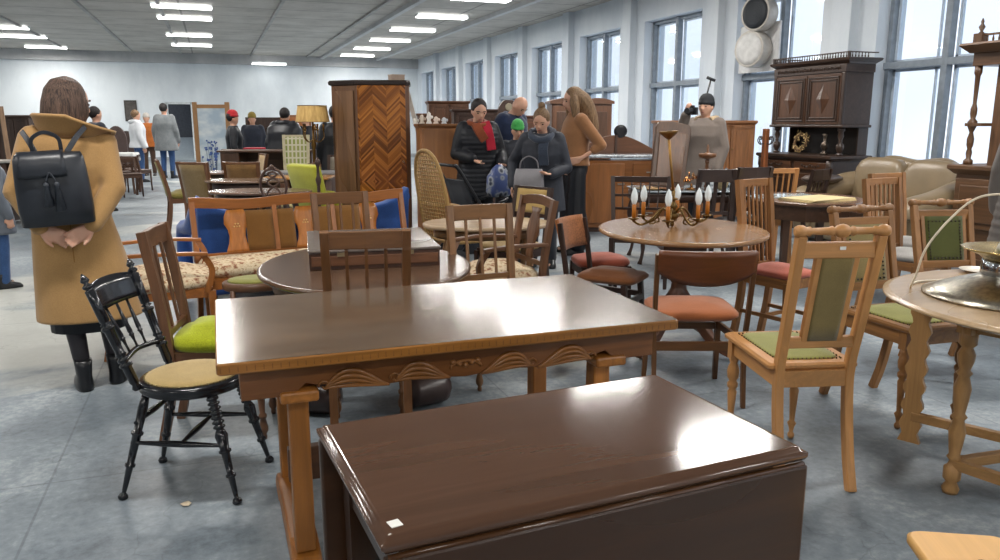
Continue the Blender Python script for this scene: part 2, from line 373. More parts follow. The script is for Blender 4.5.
# lamps: rows of crosswise twin tube fittings
TUBE = emis('lamp_tube', (1, .99, .96, 1), 9.)
mb = MB(); mb.prism([(-.16, 0), (.16, 0), (.11, -.07), (-.11, -.07)], -.62, .62, 'x'); proto = thing('ceiling_light', 'x', 'ceiling light', group='fluorescent ceiling lights in rows')
part('housing', mb, plain('d5dadc', .4), proto)
mb = MB(); mb.b2(-.6, .6, -.15, .15, -.085, -.068); part('diffuser', mb, TUBE, proto)
rows = [('right row beside the windows', 5.27, [18.6+2.9*k for k in range(-9, 5)]), ('middle row', -.44, [-7.2, -2.2, 3., 8., 13., 18.9, 20.9, 24.9, 28.0]), ('left row', -5., [-2, 4., 9.5, 15, 19.5, 24.5, 26.9, 30.4]), ('far left row', -11, [0, 8, 16, 22, 26, 29.5])]
ORD = ['', 'first', 'second', 'third', 'fourth', 'fifth', 'sixth', 'seventh', 'eighth', 'ninth', 'tenth', 'eleventh', 'twelfth', 'thirteenth', 'fourteenth', 'fifteenth']
first = True
for rn, x, yy in rows:
    for i, y in enumerate(yy):
        if first: o = proto; first = False; o.location = (x, y, CEIL+.01)
        else: o = again(proto, '', x, y, 0, CEIL+.01)
        o['label'] = 'white fluorescent ceiling light, %s, %s' % (rn, 'nearest the back wall' if i == len(yy)-1 else '%s from the back wall' % ORD[len(yy)-i])
        ld = bpy.data.lights.new('lamp', 'AREA'); ld.shape = 'RECTANGLE'; ld.size = 1.1; ld.size_y = .22; ld.energy = LAMPW; ld.color = (1, .965, .92)
        lo = bpy.data.objects.new('lamp', ld); COL.objects.link(lo); lo.location = (x, y, CEIL-.15)
o = again(proto, 'single white ceiling light at the back wall, between the rows', 2.15, 31.2, 0, CEIL-.3)
# ================================================================ furniture builders (thing faces local +Y, origin on the floor)
VASE = [(0, .5), (.03, .62), (.06, .5), (.1, .95), (.14, 1.), (.2, .7), (.24, .62), (.26, .9), (.29, .9), (.31, .55), (.5, .85), (.66, .95), (.72, .6), (.75, .95), (.79, .95), (.82, .6), (.86, 1.1), (1, 1.15)]
BOB = [(0, .75), (.04, .8), (.07, .5), (.11, .9), (.15, .9), (.18, .6), (.3, .75), (.42, .9), (.46, .6), (.49, .95), (.53, .6), (.7, .95), (.78, .7), (.82, 1.1), (.88, 1.1), (.9, .8), (1, 1.2)]
def leg(par, p, q, mat, style='square', r=.02, name='leg', n=10):
    """p at the floor, q at the top"""
    mb = MB(); p, q = V(p), V(q)
    if style == 'square': mb.tube([p, q], 0, sec=[(r*1.5, r*1.5), (r*2, r*2)], up=(0, 1, 0))
    elif style == 'round': mb.lathe([(r*.7, 0), (r, (q-p).length)], p, q-p, n)
    elif style == 'turned': mb.turn(p, q, VASE, r, n)
    elif style == 'bobbin': mb.turn(p, q, BOB, r, n)
    elif style == 'sabre':
        m_ = (p+q)/2; k = .03 if q.y > p.y else -.03
        mb.tube(curve([p, m_+V((0, k, .02)), q], 5), 0, sec=(r*1.8, r*2.1), up=(0, 1, 0))
    elif style == 'cabriole':
        d = V((p.x, p.y, 0)).normalized() if hypot(p.x, p.y) > .01 else V((0, 1, 0))
        mb.tube(curve([q, q*.75+p*.25+d*.03, (p+q)/2, p*.8+q*.2-d*.015, p+d*.015], 4), [r*1.4]*4+[r*1.3, r*1.2, r*1.1, r]+[r*.8]*4+[r*.6]*3+[r*.7, r*.9], n)
    return part(name, mb, mat, par)
def pad(w, d, h, z, r=.05, puff=.02, dome=.02, y=0, e=4):
    mb = MB(); f = lambda i: sup(max(w/2-i, .01), max(d/2-i, .01), e)
    mb.slab(f, [(puff*.8, z), (0, z+h*.35), (0, z+h*.6), (puff*.6, z+h*.9), (puff*2, z+h), (w*.22, z+h+dome*.7), (w*.4, z+h+dome)], c=(0, y)); return mb
def chair(name, label, x, y, rz, W=.42, D=.42, SH=.45, BH=.95, wd=None, back='slats', n=4, seat='pad', sm=None, front='square', rear='square', rake=.08, arms=0,
          group=None, r=.018, slat=(.02, .012), rail=.09, lowrail=.55, stretch=False, bm=None, cat='chair', rw=None, Wb=None, splay=.05, railshape='flat', lift=.03):
    t = thing(name, label, cat, x, y, rz, group=group); Wb = Wb or W*.9; y0 = -D/2; hb = W/2
    def bp(z, s, dx=0): k = (z-SH)/(BH-SH); return V((s*(hb*.92+(Wb/2-hb*.92)*k)+dx, y0-rake*k**1.3 if k > 0 else y0, z))
    for s in (-1, 1):
        mb = MB(); pts = [V((s*hb*.92, y0-splay, 0)), V((s*hb*.92, y0-.01, SH*.55)), bp(SH, s), bp((SH+BH)/2, s), bp(BH, s)]
        mb.tube(curve(pts, 4), 0, sec=(r*2, r*2.1), up=(0, 1, 0)); part('rear_post', mb, wd, t)
        leg(t, (s*(hb-.02), D/2-.02+splay*.2, 0), (s*(hb-.02), D/2-.02, SH-.02), wd, front, r*1.15, 'leg')
    mb = MB(); a = .06
    mb.b2(-hb+.02, hb-.02, D/2-.035, D/2-.012, SH-a, SH); mb.b2(-hb*.9, hb*.9, -D/2-.01, -D/2+.012, SH-a, SH)
    for s in (-1, 1): mb.bar((s*hb*.9, -D/2, SH-a/2), (s*(hb-.02), D/2-.02, SH-a/2), .02, a)
    part('seat_frame', mb, wd, t)
    if seat == 'pad': part('seat', pad(W, D, .045, SH, dome=.025), sm, t)
    elif seat == 'thick': part('seat', pad(W+.02, D+.02, .08, SH-.01, dome=.04, puff=.03), sm, t)
    elif seat == 'flat':
        mb = MB(); mb.slab(lambda i: rrect(W+.02-2*i, D+.02-2*i, .04), [(.006, SH), (0, SH+.006), (0, SH+.016), (.006, SH+.022)]); part('seat', mb, sm or wd, t, bev=0)
    elif seat == 'inset':
        mb = MB(); mb.slab(lambda i: rrect(W+.02-2*i, D+.02-2*i, .03), [(.006, SH), (0, SH+.006), (0, SH+.02), (.006, SH+.025)]); part('seat_rim', mb, wd, t)
        part('seat', pad(W-.07, D-.07, .02, SH+.015, dome=.015, puff=.01, e=6), sm, t)
    rs = MB(); mid = bp(BH-rail/2, 0)
    if back != 'none':
        if railshape == 'flat': rs.tube([bp(BH-rail/2, -1)+V((-.01, 0, 0)), mid+V((0, -.012, 0)), bp(BH-rail/2, 1)+V((.01, 0, 0))], 0, sec=(.024, rail), up=(0, 0, 1))
        elif railshape == 'arch':
            q = [bp(BH-rail/2, k)+V((0, -.01*(1-k*k), lift*(1-k*k))) for k in (-1, -.6, -.3, 0, .3, .6, 1)]; rs.tube(q, 0, sec=(.024, rail), up=(0, 0, 1))
        part('top_rail', rs, wd, t, bev=.004)
    zl = SH+(BH-SH)*(1-lowrail) if lowrail < 1 else SH+.03
    if back == 'slats':
        mb = MB(); mb.tube([bp(zl, -1), bp(zl, 1)], 0, sec=(.018, .03), up=(0, 0, 1)); part('lower_rail', mb, wd, t)
        for i in range(n):
            k = -1+2*(i+1)/(n+1); k = k*.97; mb = MB()
            mb.tube([bp(zl, k)+V((0, .0, 0)), bp((zl+BH)/2, k)+V((0, -.004, 0)), bp(BH-rail+.01, k)], 0, sec=slat, up=(0, 1, 0)); part('slat', mb, wd, t)
    elif back == 'panel':
        g_ = []
        for i in range(7):
            z = zl+(BH-rail-zl+.0)*i/6; g_.append([bp(z, k)+V((0, -.02*(1-k*k), 0)) for k in (-.96, -.6, -.2, .2, .6, .96)])
        mb = MB(); mb.sheet(g_, .035); part('back_panel', mb, bm or sm, t)
        mb = MB(); mb.tube([bp(zl-.012, -1), bp(zl-.012, 1)], 0, sec=(.02, .03), up=(0, 0, 1)); part('lower_rail', mb, wd, t)
    elif back == 'lattice':
        mb = MB(); zs = [zl, (zl+BH-rail)/2]
        for z in zs: mb.tube([bp(z, -1), bp(z, 1)], 0, sec=(.018, .022), up=(0, 0, 1))
        for i in range(n): k = (-1+2*(i+1)/(n+1))*.97; mb.tube([bp(zl, k), bp(BH-rail, k)], 0, sec=slat, up=(0, 1, 0))
        part('lattice', mb, wd, t)
    elif back == 'splat':
        mb = MB(); mb.tube([bp(zl, -1), bp(zl, 1)], 0, sec=(.018, .03), up=(0, 0, 1)); part('lower_rail', mb, wd, t)
        H_ = BH-rail-zl; wv = [(0, .05), (.15, .035), (.35, .05), (.55, .075), (.75, .06), (.9, .04), (1, .06)]; g_ = []
        for u, w in wv:
            c = bp(zl+u*H_, 0); g_.append([c+V((w*k, 0, 0)) for k in (-1, -.5, 0, .5, 1)])
        mb = MB(); mb.sheet(g_, .012); part('splat', mb, wd, t)
    if arms:
        for s in (-1, 1):
            mb = MB(); q = bp(arms, s)
            mb.tube(curve([q, V((s*(hb+.03), 0, arms+.01)), V((s*(hb+.02), D/2-.03, arms-.005))], 5), 0, sec=(.045, .022), up=(0, 0, 1)); ar = part('armrest', mb, wd, t, bev=.005)
            mb = MB(); mb.tube(curve([V((s*(hb-.01), D/2-.05, SH-.03)), V((s*(hb+.0), D/2-.01, (SH+arms)/2)), V((s*(hb+.02), D/2-.06, arms))], 4), 0, sec=(.026, .035), up=(0, 1, 0)); part('arm_support', mb, wd, ar)
    if stretch:
        for s in (-1, 1): mb = MB(); mb.tube([(s*hb*.92, -D/2-.03, .2), (s*(hb-.02), D/2-.02, .2)], 0, sec=(.014, .024), up=(0, 0, 1)); part('stretcher', mb, wd, t)
        mb = MB(); mb.tube([(-hb*.9, 0, .2), (hb*.9, 0, .2)], 0, sec=(.014, .024), up=(0, 0, 1)); part('stretcher', mb, wd, t)
    return t
def tabletop(par, outf, z, th=.03, mat=None, edge='soft', name='table_top', c=(0, 0)):
    mb = MB()
    if edge == 'soft': pr = [(.012, z-th), (.002, z-th*.75), (0, z-th*.5), (.003, z-th*.15), (.01, z-.001), (.016, z)]
    elif edge == 'square': pr = [(.003, z-th), (0, z-th+.003), (0, z-.003), (.003, z)]
    elif edge == 'ogee': pr = [(.03, z-th), (.02, z-th*.8), (.0, z-th*.55), (.0, z-th*.3), (.01, z-th*.28), (.016, z-.002), (.024, z)]
    mb.slab(outf, pr, c=c); return part(name, mb, mat, par)
def cabinet(name, label, cat, x, y, rz, W, D, H, wd, doors=2, rows=1, top=.03, plinth=.08, group=None, z=0, drawers=0, panelstyle='raised', handle='brass', feet=False, back2=None):
    """front faces local -Y"""
    t = thing(name, label, cat, x, y, rz, z, group=group); wdk = back2 or wd
    mb = MB(); mb.b2(-W/2, W/2, -D/2, D/2, plinth, H-top); part('body', mb, wd, t, bev=.003)
    mb = MB(); mb.b2(-W/2+.01, W/2-.01, -D/2+.015, D/2, 0, plinth); part('plinth', mb, wd, t)
    mb = MB(); mb.slab(lambda i: rrect(W+.05-2*i, D+.05-2*i, .008), [(.02, H-top-.015), (.008, H-top), (0, H-top+.01), (0, H-.006), (.006, H)], smooth=False); part('top', mb, wd, t)
    hd = metal('8f7a4a', .35); z0 = plinth+.02; z1 = H-top-.02
    if drawers:
        dh = .13
        for k in range(drawers):
            mb = MB(); w = (W-.04)/drawers; cx = -W/2+.02+w*(k+.5); mb.box((cx, -D/2-.008, z1-dh/2), (w-.015, .02, dh-.015)); dd = part('drawer', mb, wd, t, bev=.004)
            mb = MB(); mb.lathe([(.006, 0), (.006, .012), (.014, .018), (.012, .028), (0, .03)], (cx, -D/2-.016, z1-dh/2), (0, -1, 0), 8); part('knob', mb, hd, dd)
        z1 -= dh
    for rr in range(rows):
        a, b = z0+(z1-z0)*rr/rows, z0+(z1-z0)*(rr+1)/rows
        for k in range(doors):
            w = (W-.04)/doors; cx = -W/2+.02+w*(k+.5); mb = MB(); mb.box((cx, -D/2-.008, (a+b)/2), (w-.01, .02, b-a-.01))
            if panelstyle == 'raised':
                e = min(.055, w*.16); fr = [(-w/2+.005, -w/2+e), (w/2-e, w/2-.005)]
                for f0, f1 in fr: mb.b2(cx+f0, cx+f1, -D/2-.026, -D/2-.017, a+.005, b-.005)
                for q0, q1 in ((a+.005, a+e), (b-e, b-.005)): mb.b2(cx-w/2+.005, cx+w/2-.005, -D/2-.026, -D/2-.017, q0, q1)
                mb.box((cx, -D/2-.02, (a+b)/2), (w-2*e-.05, .012, b-a-2*e-.05))
            dd = part('door', mb, wd, t, bev=.004); mb = MB(); s = 1 if k < doors/2 else -1
            mb.lathe([(.005, 0), (.005, .012), (.012, .018), (.01, .026), (0, .028)], (cx+s*(w/2-.03), -D/2-.022, (a+b)/2), (0, -1, 0), 8); part('handle', mb, hd, dd)
    return t
# ================================================================ foreground
MAH = wood('54361f', .22, .6, .8, .8); MAHD = wood('3c2412', .3, .6, .6); OAK = wood('a9743f', .4, .62); OAKD = wood('8a5a2c', .42, .55); HONEY = wood('b57e45', .4, .68)
WAL = wood('6e4a30', .4, .5); DK = wood('3b2820', .4, .5); BLK = plain('15171c', .18, 0, .6, .1); GREENV = cloth('8b8a4a', 300, .18); LIME = cloth('9aa21c', 200, .3); OLIVE = cloth('7d6d45', 300, .15)
# --- dark drop-leaf table at the front
def drop_leaf():
    x0, x1, y0, y1, H = 0, .882, 0, .53, .76; cx, cy = .625, 1.40
    t = thing('drop_leaf_table', 'dark mahogany drop-leaf table with folded leaves, in the foreground', 'table', cx, cy, 4)
    W, D = x1-x0, y1-y0; TOP = wood('573f31', .12, .7, .8, .8, wear=.05)
    mb = MB(); mb.slab(lambda i: rrect(W-2*i, D-2*i, .006), [(.012, H-.03), (.004, H-.026), (0, H-.018), (.0, H-.011), (.009, H-.009), (.012, H-.002), (.02, H)]); part('table_top', mb, TOP, t)
    for s in (-1, 1):      # hanging leaves along both long edges
        mb = MB(); out = [(-W/2+.004, H-.034), (W/2-.004, H-.034), (W/2-.004, .36), (W/2-.06, .27), (W/2-.15, .24), (-W/2+.15, .24), (-W/2+.06, .27), (-W/2+.004, .36)]
        mb.prism(out, s*(D/2+.004), s*(D/2-.018), 'y'); lf = part('leaf', mb, MAHD, t, bev=.006)
        mb = MB(); mb.tube([(-W/2+.01, s*(D/2-.006), H-.036), (W/2-.01, s*(D/2-.006), H-.036)], .007, 8); part('hinge_moulding', mb, MAH, lf)
    mb = MB(); mb.b2(-W/2+.05, W/2-.05, -D/2+.05, D/2-.05, H-.16, H-.03); part('apron', mb, MAHD, t, bev=.003)
    for a in (-1, 1):
        for b in (-1, 1): leg(t, (a*(W/2-.07), b*(D/2-.08), 0), (a*(W/2-.07), b*(D/2-.08), H-.03), MAHD, 'square', .028)
    # stuck price label near the front left corner
    mb = MB(); mb.box((-W/2+.035, -D/2+.045, H+.0008), (.02, .022, .0012), rz=8); part('price_label', mb, plain('e9e9e4', .6), t, label='small white price sticker')
drop_leaf()
# --- long refectory table
def refectory():
    x0, x1, y0, y1, H = -.035, 1.41, 2.15, 2.99, .76; cx, cy = (x0+x1)/2, (y0+y1)/2; W, D = x1-x0, y1-y0
    t = thing('refectory_table', 'long oak trestle table with carved apron, behind the drop-leaf table', 'table', cx, cy, 0)
    TOP = wood('665240', .18, .6, .9, 1., wear=.16)
    mb = MB(); mb.slab(lambda i: rrect(W-2*i, D-2*i, .012), [(.003, H-.034), (0, H-.03), (0, H-.005), (.003, H-.001)], smooth=False)
    e = part('table_edge', mb, wood('9a6529', .35, .6), t)
    mb = MB(); mb.slab(lambda i: rrect(W-.008-2*i, D-.008-2*i, .01), [(0, H-.004), (.0, H)], smooth=False); part('table_top', mb, TOP, t)
    mb = MB(); n = 64     # inlaid blocks along the edge
    for s in (-1, 1):
        mb = MB()
        for k in range(n): mb.box((-W/2+W*(k+.5)/n, s*(D/2+.0003), H-.018), (.003, .001, .016))
        part('edge_inlay', mb, wood('8a5722', .4), t, kind='stuff')
    ap = wood('7a4c26', .4, .55)
    for s in (-1, 1):      # shaped long aprons: deeper in the middle, with carved scrolls
        ya = s*(D/2-.075); mb = MB(); N = 24; top = H-.034
        up = [(-W/2+.11, top-.085)]; lo = []
        for k in range(N+1):
            u = -1+2*k/N; z = top-.06-.035*(1-u*u)**.5-.006*cos(u*4*pi); lo.append((u*(W/2-.24), z))
        out = [(-W/2+.06, top), (-W/2+.06, top-.1), (-W/2+.2, top-.1)]+lo+[(W/2-.2, top-.1), (W/2-.06, top-.1), (W/2-.06, top)]
        mb.prism(out, ya-.011, ya+.011, 'y'); a = part('apron', mb, ap, t, bev=.002)
        mb = MB(); yf = ya+s*.013
        def leafscroll(cx_, d, L_=.17):
            for j, (h, r) in enumerate(((.046, .009), (.032, .009), (.018, .008), (.005, .007))):
                p = [(cx_+d*L_*q, yf, top-.098+h*sin(pi*q**1.35)*1.15+.010*q) for q in (0, .15, .3, .5, .7, .85, 1)]; mb.tube(curve(p, 3), [r*(.35+.65*sin(pi*(i+.5)/19)) for i in range(19)], 6)
            p = [(cx_+d*L_+d*.018*cos(a_)*(1-a_/9), yf, top-.08+.018*sin(a_)*(1-a_/9)) for a_ in [k_*.6 for k_ in range(11)]]; mb.tube(p, .004, 5)
        for d in (-1, 1):
            leafscroll(d*.05, d, .17); leafscroll(d*.24, d, .19)
        for q in range(5): mb.ball(((q-2)*.02, yf, top-.062+.006*abs(q-2)), .009, 8, 6)
        p = [(.05*cos(a_), yf, top-.07+.022*sin(a_)) for a_ in [k_*pi/9 for k_ in range(10)]]; mb.tube(p, .005, 6)
        part('carving', mb, wood('9a6430', .35, .5), a)
    for s in (-1, 1): mb = MB(); mb.b2(s*(W/2-.07)-.011, s*(W/2-.07)+.011, -D/2+.08, D/2-.08, H-.13, H-.034); part('end_apron', mb, ap, t, bev=.002)
    lm = wood('a5692c', .38, .6)
    for s in (-1, 1):      # trestle ends: two flat posts on a sledge foot, with a bearer under the top
        xp = s*(W/2-.22)
        mb = MB(); mb.b2(xp-.055, xp+.055, -D/2+.05, D/2-.05, H-.155, H-.12); part('bearer', mb, lm, t, bev=.008)
        for q in (-1, 1):
            mb = MB(); yq = q*(D/2-.15); mb.prism([(yq-.032, H-.14), (yq+.032, H-.14), (yq+.038, .1), (yq-.038, .1)], xp-.03, xp+.03, 'x')
            part('leg', mb, lm, t, bev=.006)
        mb = MB(); o_ = [(-D/2+.02, 0), (-D/2+.02, .035), (-D/2+.1, .09), (-D/2+.2, .11), (D/2-.2, .11), (D/2-.1, .09), (D/2-.02, .035), (D/2-.02, 0), (D/2-.16, 0), (D/2-.2, .03), (-D/2+.2, .03), (-D/2+.16, 0)]
        mb.prism(o_, xp-.045, xp+.045, 'x'); part('foot', mb, lm, t, bev=.008)
    mb = MB(); mb.b2(-W/2+.2, W/2-.2, -.02, .02, .20, .32); part('stretcher', mb, wood('5a3a22', .5), t, bev=.004)
refectory()
# --- black bentwood style chair
def black_chair():
    t = thing('turned_black_chair', 'black lacquered chair with finials and round tan seat, left of the trestle table', 'chair', -.135, 3.12, -112)
    SZ = .445; f = lambda i: ell(.195-i, .195-i, 44)
    mb = MB(); mb.slab(f, [(.03, SZ-.045), (.004, SZ-.04), (0, SZ-.034), (.012, SZ-.026), (.0, SZ-.018), (0, SZ-.006), (.008, SZ), (.03, SZ+.002)]); part('seat_ring', mb, BLK, t)
    mb = MB(); mb.slab(lambda i: ell(.172-i, .172-i, 40), [(0, SZ), (.004, SZ+.008), (.03, SZ+.016), (.08, SZ+.02), (.14, SZ+.021)]); st = part('seat', mb, cloth('a8905f', 300, .2), t, label='round tan fabric seat')
    mb = MB()
    for k in range(44): a = 2*pi*k/44; mb.ball((.172*cos(a), .172*sin(a), SZ+.004), .0042, 6, 4)
    part('upholstery_nails', mb, metal('9a8a60', .35), st)
    LG = [(0, .9), (.02, 1.15), (.045, .9), (.06, .45), (.09, .55), (.24, .75), (.25, 1.15), (.27, 1.15), (.28, .75), (.46, .95), (.47, 1.4), (.49, 1.4), (.5, 1.), (.62, 1.45), (.66, 1.1)]
    for k in range(7): u = .68+.042*k; LG += [(u, .8), (u+.014, 1.35), (u+.028, 1.35)]
    LG += [(1, .9)]
    LB = [(0, .9), (.02, 1.15), (.045, .9), (.06, .45), (.09, .55), (.3, .8), (.31, 1.15), (.33, 1.15), (.34, .8), (.6, 1.), (.61, 1.35), (.63, 1.35), (.64, .9), (.85, 1.1), (1, .8)]
    for sx in (-1, 1):
        mb = MB(); mb.turn((sx*.185, .215, 0), (sx*.125, .12, SZ-.035), LG, .0165, 12); part('leg', mb, BLK, t)
        mb = MB(); mb.turn((sx*.165, -.235, 0), (sx*.115, -.13, SZ-.035), LB, .0165, 12); part('leg', mb, BLK, t)
    PO = [(0, .8), (.02, 1.2), (.05, .8), (.07, 1.1), (.2, 1.1), (.21, 1.5), (.23, 1.5), (.24, .8), (.255, 1.4), (.275, 1.4), (.29, .8), (.31, 1.3), (.33, 1.), (.52, 1.15), (.53, 1.5), (.55, 1.5), (.56, .8), (.575, 1.4), (.59, .8), (.6, 1.15), (.86, 1.15), (.87, .7), (.885, 1.2), (.9, 1.2), (.92, .5), (.94, 1.05), (.955, .9), (1, .15)]
    for sx in (-1, 1): mb = MB(); mb.turn((sx*.135, -.15, SZ-.02), (sx*.165, -.30, .868), PO, .0155, 12); part('back_post', mb, BLK, t)
    bk = lambda u, x: V((x*(1+.12*u), -.155-.145*u, SZ-.01+.42*u))
    g_ = []      # curved crest board
    for j in range(5):
        g_.append([bk(.68+.055*j+(.035 if j == 4 else 0)*(1-(k/6)**2), k/6*.145)+V((0, -.022*(1-(k/6)**2), 0)) for k in range(-6, 7)])
    mb = MB(); mb.sheet(g_, .014); part('crest_board', mb, BLK, t)
    mb = MB(); mb.tube(curve([bk(.24, -.14), bk(.24, -.07)+V((0, -.012, .006)), bk(.24, 0)+V((0, -.02, .01)), bk(.24, .07)+V((0, -.012, .006)), bk(.24, .14)], 4), .011, 8); part('lower_rail', mb, BLK, t)
    for k in (-1, 0, 1):
        a = bk(.25, k*.06)+V((0, -.012, 0)); b = bk(.69, k*.07)+V((0, -.02, 0)); mb = MB()
        mb.turn(a, b, [(0, .7), (.2, .6), (.3, 1.), (.33, 1.5), (.36, 1.), (.4, 1.3), (.8, .8), (1, .7)], .0075, 8); part('spindle', mb, BLK, t)
    S = [(0, .7), (.1, .8), (.3, 1.1), (.45, 1.3), (.5, 1.3), (.55, 1.3), (.7, 1.1), (.9, .8), (1, .7)]
    for p, q in (((-.16, .165, .22), (-.145, -.19, .22)), ((.16, .165, .22), (.145, -.19, .22)), ((-.15, .0, .22), (.15, .0, .22)), ((-.15, -.165, .3), (.15, -.165, .3))):
        mb = MB(); mb.turn(p, q, S, .0095, 10); part('stretcher', mb, BLK, t)
black_chair()
# --- dark slat chair with lime cushion beside it
gc = chair('slat_back_chair', 'dark slat-back chair with thick lime green cushion, behind the black chair', -.02, 3.66, -101, .36, .38, .42, .95, WAL, 'slats', 2, 'thick', LIME, 'turned', 'square', rake=.07, Wb=.34, rail=.085, lowrail=.85, slat=(.022, .01), splay=.06)
# --- slatted chairs around the oval table
SL = wood('79512f', .33, .55)
chair('slat_back_chair', 'brown three-slat chair with broad top rail, backed against the trestle table', .605, 3.44, -9, .35, .32, .44, .955, SL, 'slats', 3, 'pad', GREENV, 'turned', 'square', rake=.06, Wb=.34, rail=.075, lowrail=.8, slat=(.014, .012))
chair('slat_back_chair', 'brown three-slat chair behind the box on the oval table', .80, 4.98, 190, .37, .36, .44, .945, SL, 'slats', 3, 'pad', GREENV, 'turned', 'square', rake=.06, Wb=.35, rail=.075, lowrail=.8, slat=(.014, .012))
chair('slat_back_chair', 'brown slat chair facing the trestle table, right of the oval table', 1.40, 3.93, 184, .38, .36, .44, .945, wood('7f5a38', .35, .55), 'slats', 3, 'pad', cloth('b8a480'), 'turned', 'square', rake=.06, Wb=.36, rail=.085, lowrail=.8, slat=(.014, .012))
# --- oval table with box
def oval():
    z = .68; t = thing('oval_table', 'dark oval table with roller feet, behind the trestle table', 'table', .70, 3.98, -8)
    TD = wood('5b4434', .22, .6, .7, .9, wear=.1); f = lambda i: ell(.52-i, .60-i, 64)
    tabletop(t, lambda i: ell(.54-i, .70-i, 64), z, .028, TD, 'soft')
    mb = MB(); mb.slab(lambda i: ell(.47-i, .62-i, 48), [(0, z-.10), (0, z-.028)]); part('apron', mb, wood('53382a', .4), t)
    for a in (-1, 1):
        for b in (-1, 1):
            leg(t, (a*.27, b*.30, .13), (a*.32, b*.34, z-.09), wood('4a3226', .4), 'bobbin', .03)
            mb = MB(); mb.lathe([(.02, -.12), (.05, -.118), (.055, -.1), (.078, -.095), (.082, -.07), (.084, 0), (.082, .07), (.078, .095), (.055, .1), (.05, .118), (.02, .12)], (a*.27, b*.30, .084), (a, -b*.4, 0), 20); part('roller_foot', mb, plain('3a2c29', .3), t)
    mb = MB(); mb.b2(-.3, .3, -.02, .02, .12, .16); part('stretcher', mb, wood('4a3226', .4), t)
oval()
def box():
    c = dep(378, 240, 3.88); t = thing('wooden_box', 'long flat dark wooden box with pale top lying on the oval table', 'box', .765, 4.20, -6, .68)
    W, D, H = .65, .74, .1
    mb = MB(); mb.b2(-W/2, W/2, -D/2, D/2, .0, H-.014); part('body', mb, wood('4a2f22', .4), t, bev=.003)
    mb = MB(); mb.b2(-W/2-.005, W/2+.005, -D/2-.005, D/2+.005, H-.012, H); part('lid', mb, wood('6b625c', .25, .8), t, bev=.003)
    mb = MB(); mb.b2(-W/2+.01, W/2-.01, -D/2-.006, -D/2, .02, H-.03); part('front_panel', mb, wood('6b452c', .4), t, bev=.003)
    for x in (-.17, .17): mb = MB(); mb.box((x, -D/2-.008, H-.022), (.04, .006, .02)); part('latch', mb, metal('b5a98a', .3), t)
box()
